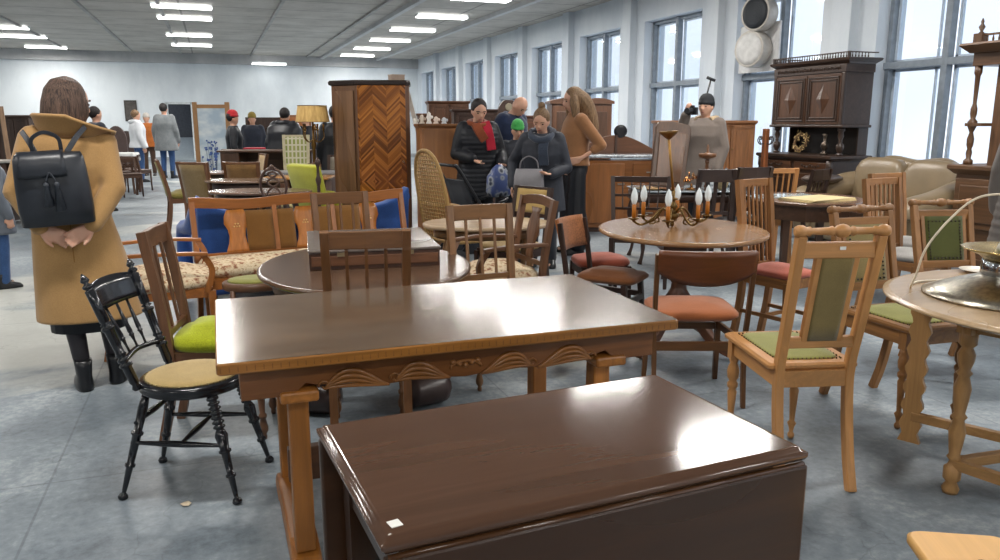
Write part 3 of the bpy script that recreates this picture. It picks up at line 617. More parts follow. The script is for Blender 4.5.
# --- pale oak carved chairs with upholstered backs
def carved_chair(label, x, y, rz, W=.40, D=.44, SH=.485, BH=1.01, wd=None, fab=None, seatf=None, front='turned', studs=True, sc=1.0, narrow=True, tagged=False):
    t = thing('carved_oak_chair', label, 'chair', x, y, rz, group=None); y0 = -D/2; hb = W/2; rake = .12; Wb = W*.96
    def bp(z, k): u = (z-SH)/(BH-SH); return V((k*(hb*.9+(Wb/2-hb*.9)*u), y0-rake*u, z))
    for s in (-1, 1):
        mb = MB(); q = [V((s*hb*.9, y0-.09, 0)), V((s*hb*.9, y0-.045, .14)), V((s*hb*.9, y0-.005, .34)), bp(SH, s), bp(SH+.2, s), bp(BH-.03, s)]
        mb.tube(curve(q, 5), 0, sec=(.034, .038), up=(0, 1, 0)); part('rear_post', mb, wd, t, bev=.004)
    top = MB(); p, q = bp(BH-.015, -1)+V((-.028, 0, 0)), bp(BH-.015, 1)+V((.028, 0, 0))
    top.turn(p, q, [(0, .5), (.01, .9), (.04, 1.15), (.09, 1.1), (.12, .75), (.16, .9), (.17, .6), (.36, .72), (.39, .95), (.42, .6), (.45, 1.1), (.5, 1.3), (.55, 1.1), (.58, .6), (.61, .95), (.64, .72), (.83, .6), (.84, .9), (.88, .75), (.91, 1.1), (.96, 1.15), (.99, .9), (1, .5)], .020, 14)
    part('turned_crest', top, wd, t)
    za, zb = SH+.10, BH-.085
    mb = MB(); mb.tube([bp(zb, -1), bp(zb, 1)], 0, sec=(.026, .06), up=(0, 0, 1)); part('top_rail', mb, wd, t, bev=.005)
    if tagged: mb = MB(); c = bp(zb+.008, .05); mb.box((c.x, c.y-.0145, c.z), (.022, .002, .012)); part('price_label', mb, plain('e9e9e4', .6), t, label='small white price sticker')
    mb = MB(); mb.tube([bp(za-.0, -1), bp(za, 1)], 0, sec=(.026, .045), up=(0, 0, 1)); part('lower_rail', mb, wd, t, bev=.005)
    k = .44 if narrow else .72
    for s in (-1, 1): mb = MB(); mb.tube([bp(za, s*k), bp(zb, s*k)], 0, sec=(.036, .024), up=(0, 1, 0)); part('stile', mb, wd, t, bev=.004)
    kk = k-.03
    g_ = [[bp(za+.01+(zb-za-.02)*i/5, kk*j/4)+V((0, 0, 0)) for j in range(-4, 5)] for i in range(6)]
    mb = MB(); mb.sheet(g_, .028); bp_ = part('back_panel', mb, fab, t)
    if studs:
        mb = MB()
        for i in range(13):
            z = za+.035+(zb-za-.07)*i/12
            for s in (-1, 1):
                for off in (-.016, .016): c = bp(z, s*(kk-.12)); mb.ball(c+V((0, off, 0)), .006, 6, 4)
        for j in range(-4, 5):
            for z in (za+.035, zb-.035):
                for off in (-.016, .016): mb.ball(bp(z, (kk-.12)*j/4)+V((0, off, 0)), .006, 6, 4)
        part('upholstery_nails', mb, plain('2b2118', .4), bp_)
    mb = MB(); mb.slab(lambda i: rrect(W+.05-2*i, D+.04-2*i, .02), [(.008, SH-.018), (0, SH-.01), (0, SH), (.01, SH+.008)], smooth=False, c=(0, .02)); part('seat_rim', mb, wd, t)
    part('seat', pad(W-.05, D-.06, .016, SH+.002, dome=.012, puff=.008, y=.02, e=7), seatf or fab, t)
    mb = MB()
    for i in range(16):
        for s in (-1, 1): mb.ball((s*(W/2-.025), -D/2+.06+(D-.08)*i/15, SH+.012), .004, 5, 4); mb.ball((-W/2+.025+(W-.05)*i/15, .02+s*(D/2-.03), SH+.012), .004, 5, 4)
    part('seat_nails', mb, plain('5d4a26', .4), t)
    mb = MB()
    for s in (-1, 1): mb.b2(s*hb-s*.012-.011, s*hb-s*.012+.011, -D/2+.0, D/2+.01, SH-.085, SH-.018)
    mb.b2(-hb+.01, hb-.01, D/2-.005, D/2+.017, SH-.085, SH-.018); mb.b2(-hb*.88, hb*.88, -D/2-.01, -D/2+.012, SH-.085, SH-.018); part('seat_frame', mb, wd, t, bev=.003)
    for s in (-1, 1):
        mb = MB(); mb.box((s*(hb-.012), D/2-.005, SH-.06), (.044, .044, .085)); mb.turn((s*(hb-.012), D/2-.005, 0), (s*(hb-.012), D/2-.005, SH-.1), [(0, .45), (.03, .75), (.06, .7), (.08, .4), (.14, .6), (.19, 1.), (.22, .55), (.26, .6), (.4, .75), (.6, 1.), (.63, .7), (.66, 1.15), (.7, 1.15), (.73, .75), (.77, 1.2), (.84, 1.35), (.9, 1.1), (.94, .8), (1, 1.15)], .020, 12)
        part('leg', mb, wd, t)
    return t
PO = wood('c08a52', .42, .7, 1, .8); PO2 = wood('936638', .42, .58); PO3 = wood('6e4a2e', .45, .55)
carved_chair('pale oak chair with turned crest and olive panel, right of the drop-leaf table', 2.17, 2.50, -15, .31, .44, wd=PO, fab=OLIVE, seatf=GREENV, studs=False, BH=1.035, tagged=True)
carved_chair('brown oak chair with studded olive back, behind the pale oak chair', 3.08, 2.79, 178, .36, .42, wd=PO2, fab=OLIVE, seatf=GREENV, BH=.98, narrow=False)
carved_chair('brown oak chair with studded green back, behind the lamp on the pale table', 3.93, 3.12, 166, .36, .42, wd=PO2, fab=cloth('474a22', 300, .2), seatf=cloth('857c48'), BH=.95, narrow=False)
# --- brown mid-century chair and matching low-back chair
def curved_chair(label, x, y, rz, W, back, seatm, backm, wd, BH=.80, SH=.45, D=.42, bh=.17):
    t = thing('curved_back_chair', label, 'chair', x, y, rz)
    for s in (-1, 1):
        mb = MB(); q = [V((s*(W/2-.015), -D/2-.05, 0)), V((s*(W/2-.015), -D/2-.01, .3)), V((s*(W/2-.01), -D/2-.02, SH)), V((s*(W/2-.005), -D/2-.07, BH-.02))]; mb.tube(curve(q, 4), 0, sec=(.022, .032), up=(0, 1, 0)); part('rear_post', mb, wd, t, bev=.004)
        leg(t, (s*(W/2-.04), D/2-.01, 0), (s*(W/2-.05), D/2-.05, SH-.03), wd, 'square', .016)
        mb = MB(); mb.tube([(s*(W/2-.015), -D/2, SH-.13), (s*(W/2-.045), D/2-.03, SH-.13)], 0, sec=(.018, .035), up=(0, 0, 1)); part('side_rail', mb, wd, t)
    mb = MB(); mb.tube([(-W/2+.02, -D/2-.015, SH-.14), (W/2-.02, -D/2-.015, SH-.14)], 0, sec=(.02, .045), up=(0, 0, 1)); part('rear_rail', mb, wd, t)
    mb = MB(); mb.tube([(-W/2+.05, D/2-.03, SH-.14), (W/2-.05, D/2-.03, SH-.14)], 0, sec=(.02, .035), up=(0, 0, 1)); part('front_rail', mb, wd, t)
    g_ = []; n = 12
    for i in range(7):
        u = i/6; row = []
        for j in range(-n, n+1):
            k = j/n; zb = BH-bh+ (.03*abs(k)**3+.035*k*k if back == 'curved' else .0); z = zb+(BH-zb)*u
            row.append(V((k*(W/2-.006), -D/2-.05-.05*(z-.62)/.2-.035*(1-k*k), z)))
        g_.append(row)
    mb = MB(); mb.sheet(g_, .024); part('backrest', mb, backm, t, bev=0)
    part('seat', pad(W-.03, D+.0, .055, SH-.03, dome=.02, puff=.03, e=5, y=.02), seatm, t)
    return t
RUST = cloth('a2603a', 220, .15); curved_chair('brown chair with curved veneer back and rust orange seat, before the round table', 2.28, 3.38, -21, .475, 'curved', RUST, wood('6a3a1c', .35, .6), wood('63401f', .35, .55), .80)
curved_chair('low chair with brown velvet back and seat, left of the round table', 2.31, 4.33, -141, .37, 'flat', cloth('7a4c2c', 200, .2), cloth('935c36', 90, .35), DK, .80, D=.40, bh=.2)
# ================================================================ middle distance
# --- pale round table at the right edge, with lamp
def pale_table():
    H = .76; cx, cy = 2.95, 1.86; t = thing('gateleg_table', 'pale oak round gateleg table at the right edge, holding the metal lamp', 'table', cx, cy, 0)
    PL = wood('a58562', .3, .72, .7, .7); PT = wood('b19674', .24, .78, .5, .6, wear=.1); PLL = wood('a9804f', .4, .65)
    tabletop(t, lambda i: ell(.68-i, .68-i, 80), H, .026, PT, 'ogee')
    def prof(b): return b
    A = V((-.37, .17, 0)); Bv = V((-.22, -.38, 0)); C_ = V((.40, .12, 0)); D_ = V((.5, -.38, 0))
    TL = [(0, 1.1), (.03, 1.3), (.07, .8), (.09, 1.3), (.16, 1.3), (.17, .9), (.2, .6), (.22, 1.1), (.24, .8), (.3, 1.0), (.38, 1.25), (.45, .8), (.47, 1.2), (.49, .8), (.56, 1.05), (.64, 1.3), (.71, .8), (.73, 1.2), (.75, .8), (.8, 1.2), (.84, 1.3), (.88, .8), (.9, 1.3), (1, 1.3)]
    for p in (A, Bv, C_, D_):
        mb = MB(); mb.turn(p, p+V((0, 0, H-.1)), TL, .024, 14); mb.box((p.x, p.y, H-.075), (.06, .06, .1)); part('leg', mb, PLL, t)
    for p, q in ((A, C_), (Bv, D_), (A, Bv), (C_, D_)):
        mb = MB(); mb.bar(p+V((0, 0, H-.075)), q+V((0, 0, H-.075)), .02, .09); part('apron', mb, PLL, t, bev=.003)
        mb = MB(); mb.bar(p+V((0, 0, .12)), q+V((0, 0, .12)), .035, .04); part('stretcher', mb, PLL, t, bev=.003)
    # gate with a flat fret-cut leg
    L = V((-.115, .60, 0)); hinge = V((.1, .16, 0)); mb = MB(); out = []; N = 36
    d = (L-hinge).normalized()
    for i in range(N+1):
        z = (H-.03)*i/N; out.append((.038+.008*cos(z*2*pi/.085), z))
    oo = [(w, z) for w, z in out]+[(-w, z) for w, z in reversed(out)]
    mb.loft([[L+d*x+V((-d.y, d.x, 0))*s*.012+V((0, 0, z)) for x, z in oo] for s in (-1, 1)], False); gl = part('gate_leg', mb, PLL, t)
    for z in (.12, H-.08): mb = MB(); mb.bar(L+V((0, 0, z)), hinge+V((0, 0, z)), .03, .04); part('gate_rail', mb, PLL, gl, bev=.003)
pale_table()
def metal_lamp():
    t = thing('pendant_lamp', 'brushed metal tiered pendant lamp lying on the pale round table', 'lamp', 2.755, 2.015, 0, .7605)
    AL = NT('brushed_brass', .28, 1.0); w = AL.n('TexNoise', _Scale=1., _Detail=3.); AL.l(AL.co((60, 60, 3)), w.inputs['Vector']); AL.l(AL.ramp(w.outputs['Fac'], (.3, lin('a8a093')), (.7, lin('d3ccba'))), AL.b.inputs['Base Color'])
    AL = AL.m; BR = metal('b09a64', .25)
    mb = MB(); mb.lathe([(.285, .008), (.297, .001), (.300, .008), (.25, .028), (.19, .052), (.14, .07), (.115, .08), (.105, .086)], n=64); part('lower_shade', mb, AL, t)
    mb = MB(); mb.lathe([(.108, .082), (.112, .086), (.112, .135), (.108, .139)], n=48); part('band', mb, metal('9aa0a6', .12), t, label='polished chrome band')
    mb = MB(); mb.lathe([(.104, .136), (.108, .142), (.125, .157), (.175, .176), (.184, .182), (.176, .183), (.11, .172), (.06, .165)], n=64); part('upper_shade', mb, BR, t)
    mb = MB(); mb.lathe([(.075, .16), (.065, .19), (.045, .24), (.034, .262), (.03, .266)], n=32); part('neck', mb, metal('c0c0bc', .3), t)
    mb = MB(); mb.lathe([(.052, .264), (.055, .270), (.05, .277), (.02, .28)], n=32); part('cap', mb, plain('e8e4d8', .4), t, label='cream cap')
    mb = MB(); r = V((cos(YAW), -sin(YAW), 0)); pts = [V((0, 0, .278)), r*(-.01)+V((0, 0, .33)), r*(-.07)+V((0, 0, .38)), r*(-.16)+V((0, .02, .365)), r*(-.225)+V((0, .05, .28)), r*(-.262)+V((0, .09, .17)), r*(-.262)+V((0, .12, .07)), r*(-.245)+V((0, .16, .006)), r*(-.12)+V((0, .28, .005)), r*(.1)+V((0, .34, .005))]
    mb.tube(curve(pts, 6), .0042, 8); part('cord', mb, plain('ddd2bd', .5), t, label='cream flex looping above the lamp')
metal_lamp()
t = thing('ceramic_dish', 'small white dish rim on the pale table behind the metal lamp', 'dish', 3.09, 2.42, 0, .76); mb = MB(); mb.lathe([(.05, 0), (.075, .012), (.08, .014), (.072, .010), (.045, .004)], n=32); part('bowl', mb, plain('d8cfbf', .3), t)
# --- round table with chandelier
def round_table():
    H = .76; t = thing('round_table', 'round brown pedestal table carrying the upright chandelier', 'table', 2.67, 4.10, -20)
    tabletop(t, lambda i: ell(.505-i, .62-i, 72), H, .028, wood('98724e', .2, .68, .6, .8, wear=.12), 'soft')
    w = wood('5f3a24', .35, .55)
    mb = MB(); mb.b2(-.13, .13, -.13, .13, H-.13, H-.028); part('block', mb, w, t, bev=.004)
    mb = MB(); mb.lathe([(.06, .16), (.07, .19), (.10, .22), (.105, .27), (.08, .33), (.05, .38), (.045, .42), (.075, .46), (.08, .5), (.05, .53), (.05, .6), (.085, .625), (.09, H-.13)], n=24); part('column', mb, w, t)
    for k in range(4):
        a = R(45+90*k); c, s_ = cos(a), sin(a); mb = MB()
        mb.tube(curve([(c*.05, s_*.05, .24), (c*.14, s_*.14, .2), (c*.26, s_*.26, .09), (c*.36, s_*.36, .05), (c*.41, s_*.41, .045)], 4), 0, sec=(.05, .06), up=(0, 0, 1)); part('foot', mb, w, t, bev=.008)
round_table()
def chandelier():
    p = at(672, 227, .76); BRZ = metal('6e5836', .35); t = thing('chandelier', 'bronze chandelier with candle bulbs standing on the round table', 'chandelier', p.x, p.y, -20, .76)
    mb = MB(); mb.lathe([(.004, .0), (.012, .012), (.016, .022), (.01, .03), (.02, .04), (.035, .06), (.04, .075), (.03, .09), (.015, .10), (.022, .115), (.03, .13), (.018, .15), (.01, .165), (.03, .172), (.032, .178), (.01, .185), (.012, .22), (.008, .23)], n=18); part('body', mb, BRZ, t)
    mb = MB(); mb.tube([(0, 0, .2), (-.02, 0, .36), (-.045, 0, .56)], .008, 8); part('rod', mb, metal('94703c', .4), t)
    mb = MB(); mb.lathe([(.006, -.03), (.02, -.02), (.045, 0.0), (.062, .02), (.058, .021), (.03, .004), (.004, 0)], (-.045, 0, .565), (-.08, 0, 1), 20); part('ceiling_cup', mb, metal('7a5a34', .4), t)
    for k, (deg, r) in enumerate(((195, .26), (250, .20), (150, .19), (320, .17), (25, .27), (70, .2))):
        a = R(deg); c, s_ = cos(a), sin(a); mb = MB(); zt = .06
        mb.tube(curve([(c*.02, s_*.02, .09), (c*r*.3, s_*r*.3, .115), (c*r*.55, s_*r*.55, .05), (c*r*.8, s_*r*.8, .022), (c*r, s_*r, .045), (c*r, s_*r, zt)], 5), .0075, 8)
        mb.tube(curve([(c*r*.5, s_*r*.5, .065), (c*r*.45, s_*r*.45, .03), (c*r*.6, s_*r*.6, .025)], 4), .005, 6); ar = part('arm', mb, BRZ, t)
        mb = MB(); mb.lathe([(.008, zt-.02), (.014, zt-.008), (.034, zt), (.036, zt+.006), (.012, zt+.006)], (c*r, s_*r, 0), n=16); part('drip_pan', mb, BRZ, ar)
        mb = MB(); mb.lathe([(.013, zt+.004), (.013, zt+.085), (.010, zt+.088)], (c*r, s_*r, 0), n=12); part('candle_sleeve', mb, plain('b26b1e', .45), ar, label='amber candle sleeve')
        mb = MB(); mb.lathe([(.008, zt+.086), (.014, zt+.095), (.0215, zt+.12), (.021, zt+.145), (.012, zt+.175), (.002, zt+.192)], (c*r, s_*r, 0), n=14); part('bulb', mb, plain('e4ecee', .12, var=.03), ar, label='white flame shaped bulb')
chandelier()
st = thing('upholstered_stool', 'dark stool with dull red seat under the left of the round table', 'stool', 2.80, 4.62, -10)
for a in (-1, 1):
    for b in (-1, 1): leg(st, (a*.17, b*.16, 0), (a*.16, b*.15, .42), DK, 'square', .016)
part('seat', pad(.38, .36, .06, .41, puff=.02), cloth('a0523e'), st); mb = MB(); mb.b2(-.17, .17, -.16, .16, .36, .41); part('seat_frame', mb, DK, st)
st.location = (2.52, 4.88, 0)
# --- tall slatted chairs
H1 = wood('9a6a3c', .38, .55)
chair('tall_slat_chair', 'tall seven-slat brown chair with red seat, right of the round table', 3.33, 3.97, 193, .30, .36, .45, 1.04, H1, 'slats', 6, 'pad', cloth('a85a48'), 'square', 'square', rake=.07, Wb=.29, rail=.05, lowrail=.93, slat=(.012, .012), stretch=True)
def slat2(label, x, y, rz, H, wd=H1, n=6, sm=None): return chair('tall_slat_chair', label, x, y, rz, .38, .40, .45, H, wd, 'slats', n, 'pad', sm or cloth('8d8a86'), 'square', 'square', rake=.07, Wb=.36, rail=.05, lowrail=.9, slat=(.014, .012))
HL = wood('b8814c', .38, .62)
slat2('honey slat-back chair behind the far left corner of the octagonal table', 5.24, 6.52, -20, .96, HL, 5)
slat2('brown slat-back chair before the sofa, nearer of the two', 4.60, 4.16, 188, 1.0, H1)
slat2('brown slat-back chair before the sofa, farther of the two', 5.07, 4.58, 186, 1.0, H1)
# --- octagonal table with glass and papers
def octo():
    H = .74; t = thing('octagonal_table', 'brown octagonal table stacked with glass and papers, before the sofa', 'table', 4.93, 5.62, -20); D2 = wood('4f3524', .35, .55)
    o = lambda i: [((.50-i)*1.0*cos(R(22.5+45*k))*1.08, (.56-i)*sin(R(22.5+45*k))*1.08) for k in range(8)]
    mb = MB(); mb.slab(o, [(.01, H-.03), (0, H-.02), (0, H-.006), (.012, H)], smooth=False); part('table_top', mb, wood('6d5140', .22, .6, .6, .8, wear=.1), t)
    mb = MB(); mb.slab(lambda i: o(i+.06), [(0, H-.16), (0, H-.03)], smooth=False); part('apron', mb, D2, t)
    for k in range(4): a = R(45+90*k); leg(t, (.38*cos(a), .42*sin(a), 0), (.38*cos(a), .42*sin(a), H-.15), D2, 'square', .03)
    t2 = thing('paper_stack', 'pale yellow sheets of paper stacked on the octagonal table', 'papers', 4.86, 5.40, 5, H); mb = MB()
    for k in range(5): mb.box((.005*k, .003*k, .002+.004*k), (.55, .36, .003), rz=k*2)
    part('sheets', mb, plain('cdbb8c', .5), t2)
    t3 = thing('glass_sheet', 'sheet of clear glass lying on the octagonal table', 'glass', 4.80, 5.80, -10, H+.0); mb = MB(); mb.box((0, 0, .005), (.62, .30, .008)); part('pane', mb, plain('b7c3c6', .08), t3)
octo()
# --- the sofa
def sofa():
    t = thing('leather_sofa', 'beige leather two-seat sofa under the right-hand window', 'sofa', 7.02, 6.78, 88)     # faces -X
    L = plain('7b6b53', .33, 0, .5, .08, 6, bump=.15); W = 1.84
    def blob(c, d, e=4, n=5):
        mb = MB(); w, dd, h = d; pr = []
        for k in range(9):
            a = -pi/2+pi*k/8; r = cos(a)**.5 if cos(a) > 0 else .05; pr.append((r, math.copysign(abs(sin(a))**.7, sin(a))))
        mb.loft([[V((c[0]+p[0], c[1]+p[1], c[2]+z*h/2)) for p in sup(max(w/2*r, .01), max(dd/2*r, .01), e)] for r, z in pr]); return mb
    mb = MB(); mb.b2(-W/2+.1, W/2-.1, -.42, .40, .05, .34); part('base', mb, L, t, bev=.04)
    for s in (-1, 1):
        part('seat_cushion', blob((s*.33, .08, .38), (.68, .70, .24)), L, t)
        b = blob((0, 0, 0), (.74, .26, .60)); M = Mx.Translation((s*.37, -.30, .70)) @ Mx.Rotation(R(10), 4, 'X'); b.v = [tuple(M @ V(p)) for p in b.v]; part('back_cushion', b, L, t)
        mb = MB(); pts = curve([(s*(W/2-.22), -.42, .70), (s*(W/2-.14), -.2, .66), (s*(W/2-.10), .15, .56), (s*(W/2-.12), .42, .50), (s*(W/2-.12), .47, .42)], 5)
        mb.tube(pts, [.13+.02*math.sin(i/20*pi) for i in range(21)], 16); part('armrest', mb, L, t)
        mb = MB(); mb.prism(sup(.13, .2, 3, 24), .30, .46, 'y', Mx.Translation((s*(W/2-.13), 0, .27))); mb.b2(s*(W/2-.13)-.12, s*(W/2-.13)+.12, -.42, .42, .04, .5); part('arm_panel', mb, L, t, bev=.03)
    mb = MB(); mb.tube(curve([(-W/2+.25, -.42, .78), (-.4, -.44, .93), (0, -.44, .90), (.4, -.44, .93), (W/2-.25, -.42, .78)], 6), .085, 14); mb.b2(-W/2+.15, W/2-.15, -.48, -.36, .1, .85); part('back_shell', mb, L, t, bev=.03)
    c = thing('cushion', 'dark brown cushion on the far arm end of the beige sofa', 'cushion', 6.86, 7.56, 30, .69)
    part('cover', pad(.50, .40, .09, 0, dome=.04, puff=.06), plain('4a3d36', .4), c)
sofa()
# --- carved dark cupboard between the windows
def buffet(name, label, x, y, rz, W, D, HT, wd, wd2, rail=True, items=True, big=True):
    """two-stage carved cupboard facing local -Y"""
    t = thing(name, label, 'cupboard', x, y, rz); zc = .98; zu = 1.33
    mb = MB(); mb.b2(-W/2+.03, W/2-.03, -D/2+.03, D/2, .1, zc-.05); part('lower_body', mb, wd, t, bev=.004)
    mb = MB(); mb.b2(-W/2, W/2, -D/2, D/2, 0, .1); part('plinth', mb, wd, t, bev=.01)
    mb = MB(); mb.slab(lambda i: rrect(W+.06-2*i, D+.06-2*i, .01), [(.04, zc-.07), (.02, zc-.05), (.0, zc-.035), (0, zc-.008), (.01, zc)], smooth=False); part('counter', mb, wd, t)
    for k in (-1, 1):
        dr = MB(); dr.box((k*W/4, -D/2+.018, zc-.14), (W/2-.08, .03, .1)); dd = part('drawer', dr, wd2, t, bev=.005)
        mb = MB(); [mb.ball((k*W/4+q*.05, -D/2+.0, zc-.14+.012*cos(q*2)), .014, 8, 5) for q in range(-3, 4)]; part('carved_relief', mb, wd, dd)
        mb = MB(); mb.box((k*W/4, -D/2+.018, .48), (W/2-.08, .03, .52)); do = part('door', mb, wd2, t, bev=.005)
        mb = MB(); mb.box((k*W/4, -D/2-.002, .48), (W/2-.2, .02, .38)); part('door_panel', mb, wd, do, bev=.008)
    for s in (-1, 1): mb = MB(); mb.turn((s*(W/2-.03), -D/2+.02, .1), (s*(W/2-.03), -D/2+.02, zc-.06), [(0, 1.2), (.1, 1.2), (.12, .7), (.3, 1.1), (.5, .8), (.52, 1.2), (.56, .7), (.85, 1.), (.88, 1.3), (1, 1.3)], .03, 12); part('corner_column', mb, wd, t)
    D2 = D*.72; yb = D/2
    mb = MB(); mb.b2(-W/2+.06, W/2-.06, yb-.03, yb, zc, zu); part('niche_back', mb, wood('211712', .5), t)
    for s in (-1, 1):
        mb = MB(); mb.turn((s*(W/2-.09), yb-D2+.05, zc), (s*(W/2-.09), yb-D2+.05, zu), [(0, 1.4), (.06, 1.4), (.08, .7), (.12, .9), (.25, 1.5), (.38, 1.5), (.46, .6), (.5, .9), (.54, .6), (.7, 1.2), (.85, .8), (.88, 1.4), (1, 1.4)], .032, 14); part('turned_support', mb, wd, t)
        mb = MB(); mb.b2(s*(W/2-.06)-.012, s*(W/2-.06)+.012, yb-.16, yb, zc, zu); part('side_bracket', mb, wd, t, bev=.004)
    zt = HT-.24; U = lambda i, z: (i, z)
    mb = MB(); mb.b2(-W/2+.04, W/2-.04, yb-D2, yb, zu+.03, zt); part('upper_body', mb, wd, t, bev=.003)
    mb = MB(); mb.b2(-W/2+.0, W/2-.0, yb-D2-.03, yb, zu, zu+.035); part('shelf_moulding', mb, wd, t, bev=.01)
    for k in (-1, 1):
        w = (W-.16)/2; cx = k*w/2; hz = (zu+.03+zt)/2; hh = zt-zu-.05
        mb = MB(); mb.box((cx, yb-D2-.008, hz), (w-.012, .022, hh)); do = part('door', mb, wd2, t, bev=.004)
        for q, (a_, b_) in enumerate(((w-.09, hh-.09), (w-.16, hh-.16))):
            mb = MB()
            for e1 in (-1, 1): mb.box((cx+e1*a_/2, yb-D2-.024, hz), (.018, .016, b_+.018)); mb.box((cx, yb-D2-.024, hz+e1*b_/2), (a_+.018, .016, .018))
            part('door_moulding', mb, wd, do, bev=.004)
        mb = MB(); a_, b_ = (w-.18)*.28, (hh-.18)*.42; c0 = V((cx, yb-D2-.02, hz)); tip = V((cx, yb-D2-.055, hz)); q = [c0+V((a_, 0, 0)), c0+V((0, 0, b_)), c0+V((-a_, 0, 0)), c0+V((0, 0, -b_))]
        mb.add(q+[tip], [(0, 1, 4), (1, 2, 4), (2, 3, 4), (3, 0, 4), (3, 2, 1, 0)]); part('diamond', mb, wd2, do)
    for s in (-1, 1): mb = MB(); mb.b2(s*(W/2-.055)-.025, s*(W/2-.055)+.025, yb-D2-.02, yb-D2+.02, zu+.03, zt); part('pilaster', mb, wd, t, bev=.006)
    mb = MB(); mb.b2(-W/2+.02, W/2-.02, yb-D2-.02, yb, zt, zt+.10); fr = part('frieze', mb, wd, t, bev=.004)
    mb = MB()
    for k in range(-9, 10): x_ = k*W*.045; mb.tube(curve([(x_-.02, yb-D2-.022, zt+.03), (x_, yb-D2-.032, zt+.065+.01*(k % 2)), (x_+.02, yb-D2-.022, zt+.04)], 3), .006, 5)
    part('carving', mb, wd, fr)
    mb = MB(); mb.slab(lambda i: rrect(W+.10-2*i, D2+.10-2*i, .01), [(.06, zt+.10), (.04, zt+.12), (.01, zt+.14), (0, zt+.165), (.012, zt+.175)], smooth=False, c=(0, yb-D2/2)); part('cornice', mb, wd, t)
    if rail:
        mb = MB(); z = zt+.175; y0 = yb-D2-.01; rl = MB()
        rl.tube([(-W/2, yb, z+.062), (-W/2, y0, z+.062), (W/2, y0, z+.062), (W/2, yb, z+.062)], 0, sec=(.022, .014), up=(0, 0, 1)); ra = part('gallery_rail', rl, wd, t)
        n = int(W/.045)
        for k in range(n+1): x_ = -W/2+W*k/n; bq = MB(); bq.lathe([(.006, 0), (.010, .02), (.004, .035), (.008, .058)], (x_, y0, z), n=6); part('baluster', bq, wd, ra)
        for s in (-1, 1):
            for k in range(1, 7): bq = MB(); bq.lathe([(.006, 0), (.010, .02), (.004, .035), (.008, .058)], (s*W/2, y0+k*.05, z), n=6); part('baluster', bq, wd, ra)
            bq = MB(); bq.box((s*W/2, y0, z+.035), (.03, .03, .07)); part('rail_post', bq, wd, ra)
    return t
CD = wood('3f2f26', .35, .55); CD2 = wood('523624', .35, .5)
buffet('carved_cupboard', 'tall dark carved cupboard with diamond doors, between the two right-hand windows', 7.55, 8.56, -90, 1.38, .62, 2.25, CD, CD2)
def wreath():
    t = thing('dried_wreath', 'pale dried flower wreath leaning in the niche of the dark cupboard', 'wreath', 7.42, 8.68, -90, .985)
    mb = MB(); rnd = random.Random(3); M = Mx.Translation((0, .04, .15)) @ Mx.Rotation(R(-10), 4, 'X')
    mb.tube([M @ V((.11*cos(a), 0, .11*sin(a))) for a in [2*pi*k/24 for k in range(25)]], .016, 6); part('ring', mb, plain('6b5236', .9), t)
    mb = MB()
    for k in range(150):
        a = rnd.random()*2*pi; r = .11+rnd.gauss(0, .022); p = M @ V((r*cos(a), rnd.gauss(0, .016), r*sin(a))); q = V((rnd.gauss(0, 1), rnd.gauss(0, 1), rnd.gauss(0, 1))).normalized()*.022; w = q.orthogonal().normalized()*.009
        mb.add([p-q, p+w, p+q, p-w, p+q.cross(w).normalized()*.004], [(0, 1, 4), (1, 2, 4), (2, 3, 4), (3, 0, 4), (3, 2, 1, 0)])
    part('dried_leaves', mb, plain('b3986a', .9, var=.5, sc=40), t, kind='stuff')
wreath()
v = thing('metal_vase', 'dark bulbous pewter vase in the right of the cupboard niche', 'vase', 7.40, 8.16, 0, .985); mb = MB(); mb.lathe([(.045, 0), (.05, .015), (.02, .04), (.03, .07), (.05, .11), (.04, .15), (.02, .17), (.022, .23), (.035, .26)], n=16); part('body', mb, metal('5b5148', .4), v)
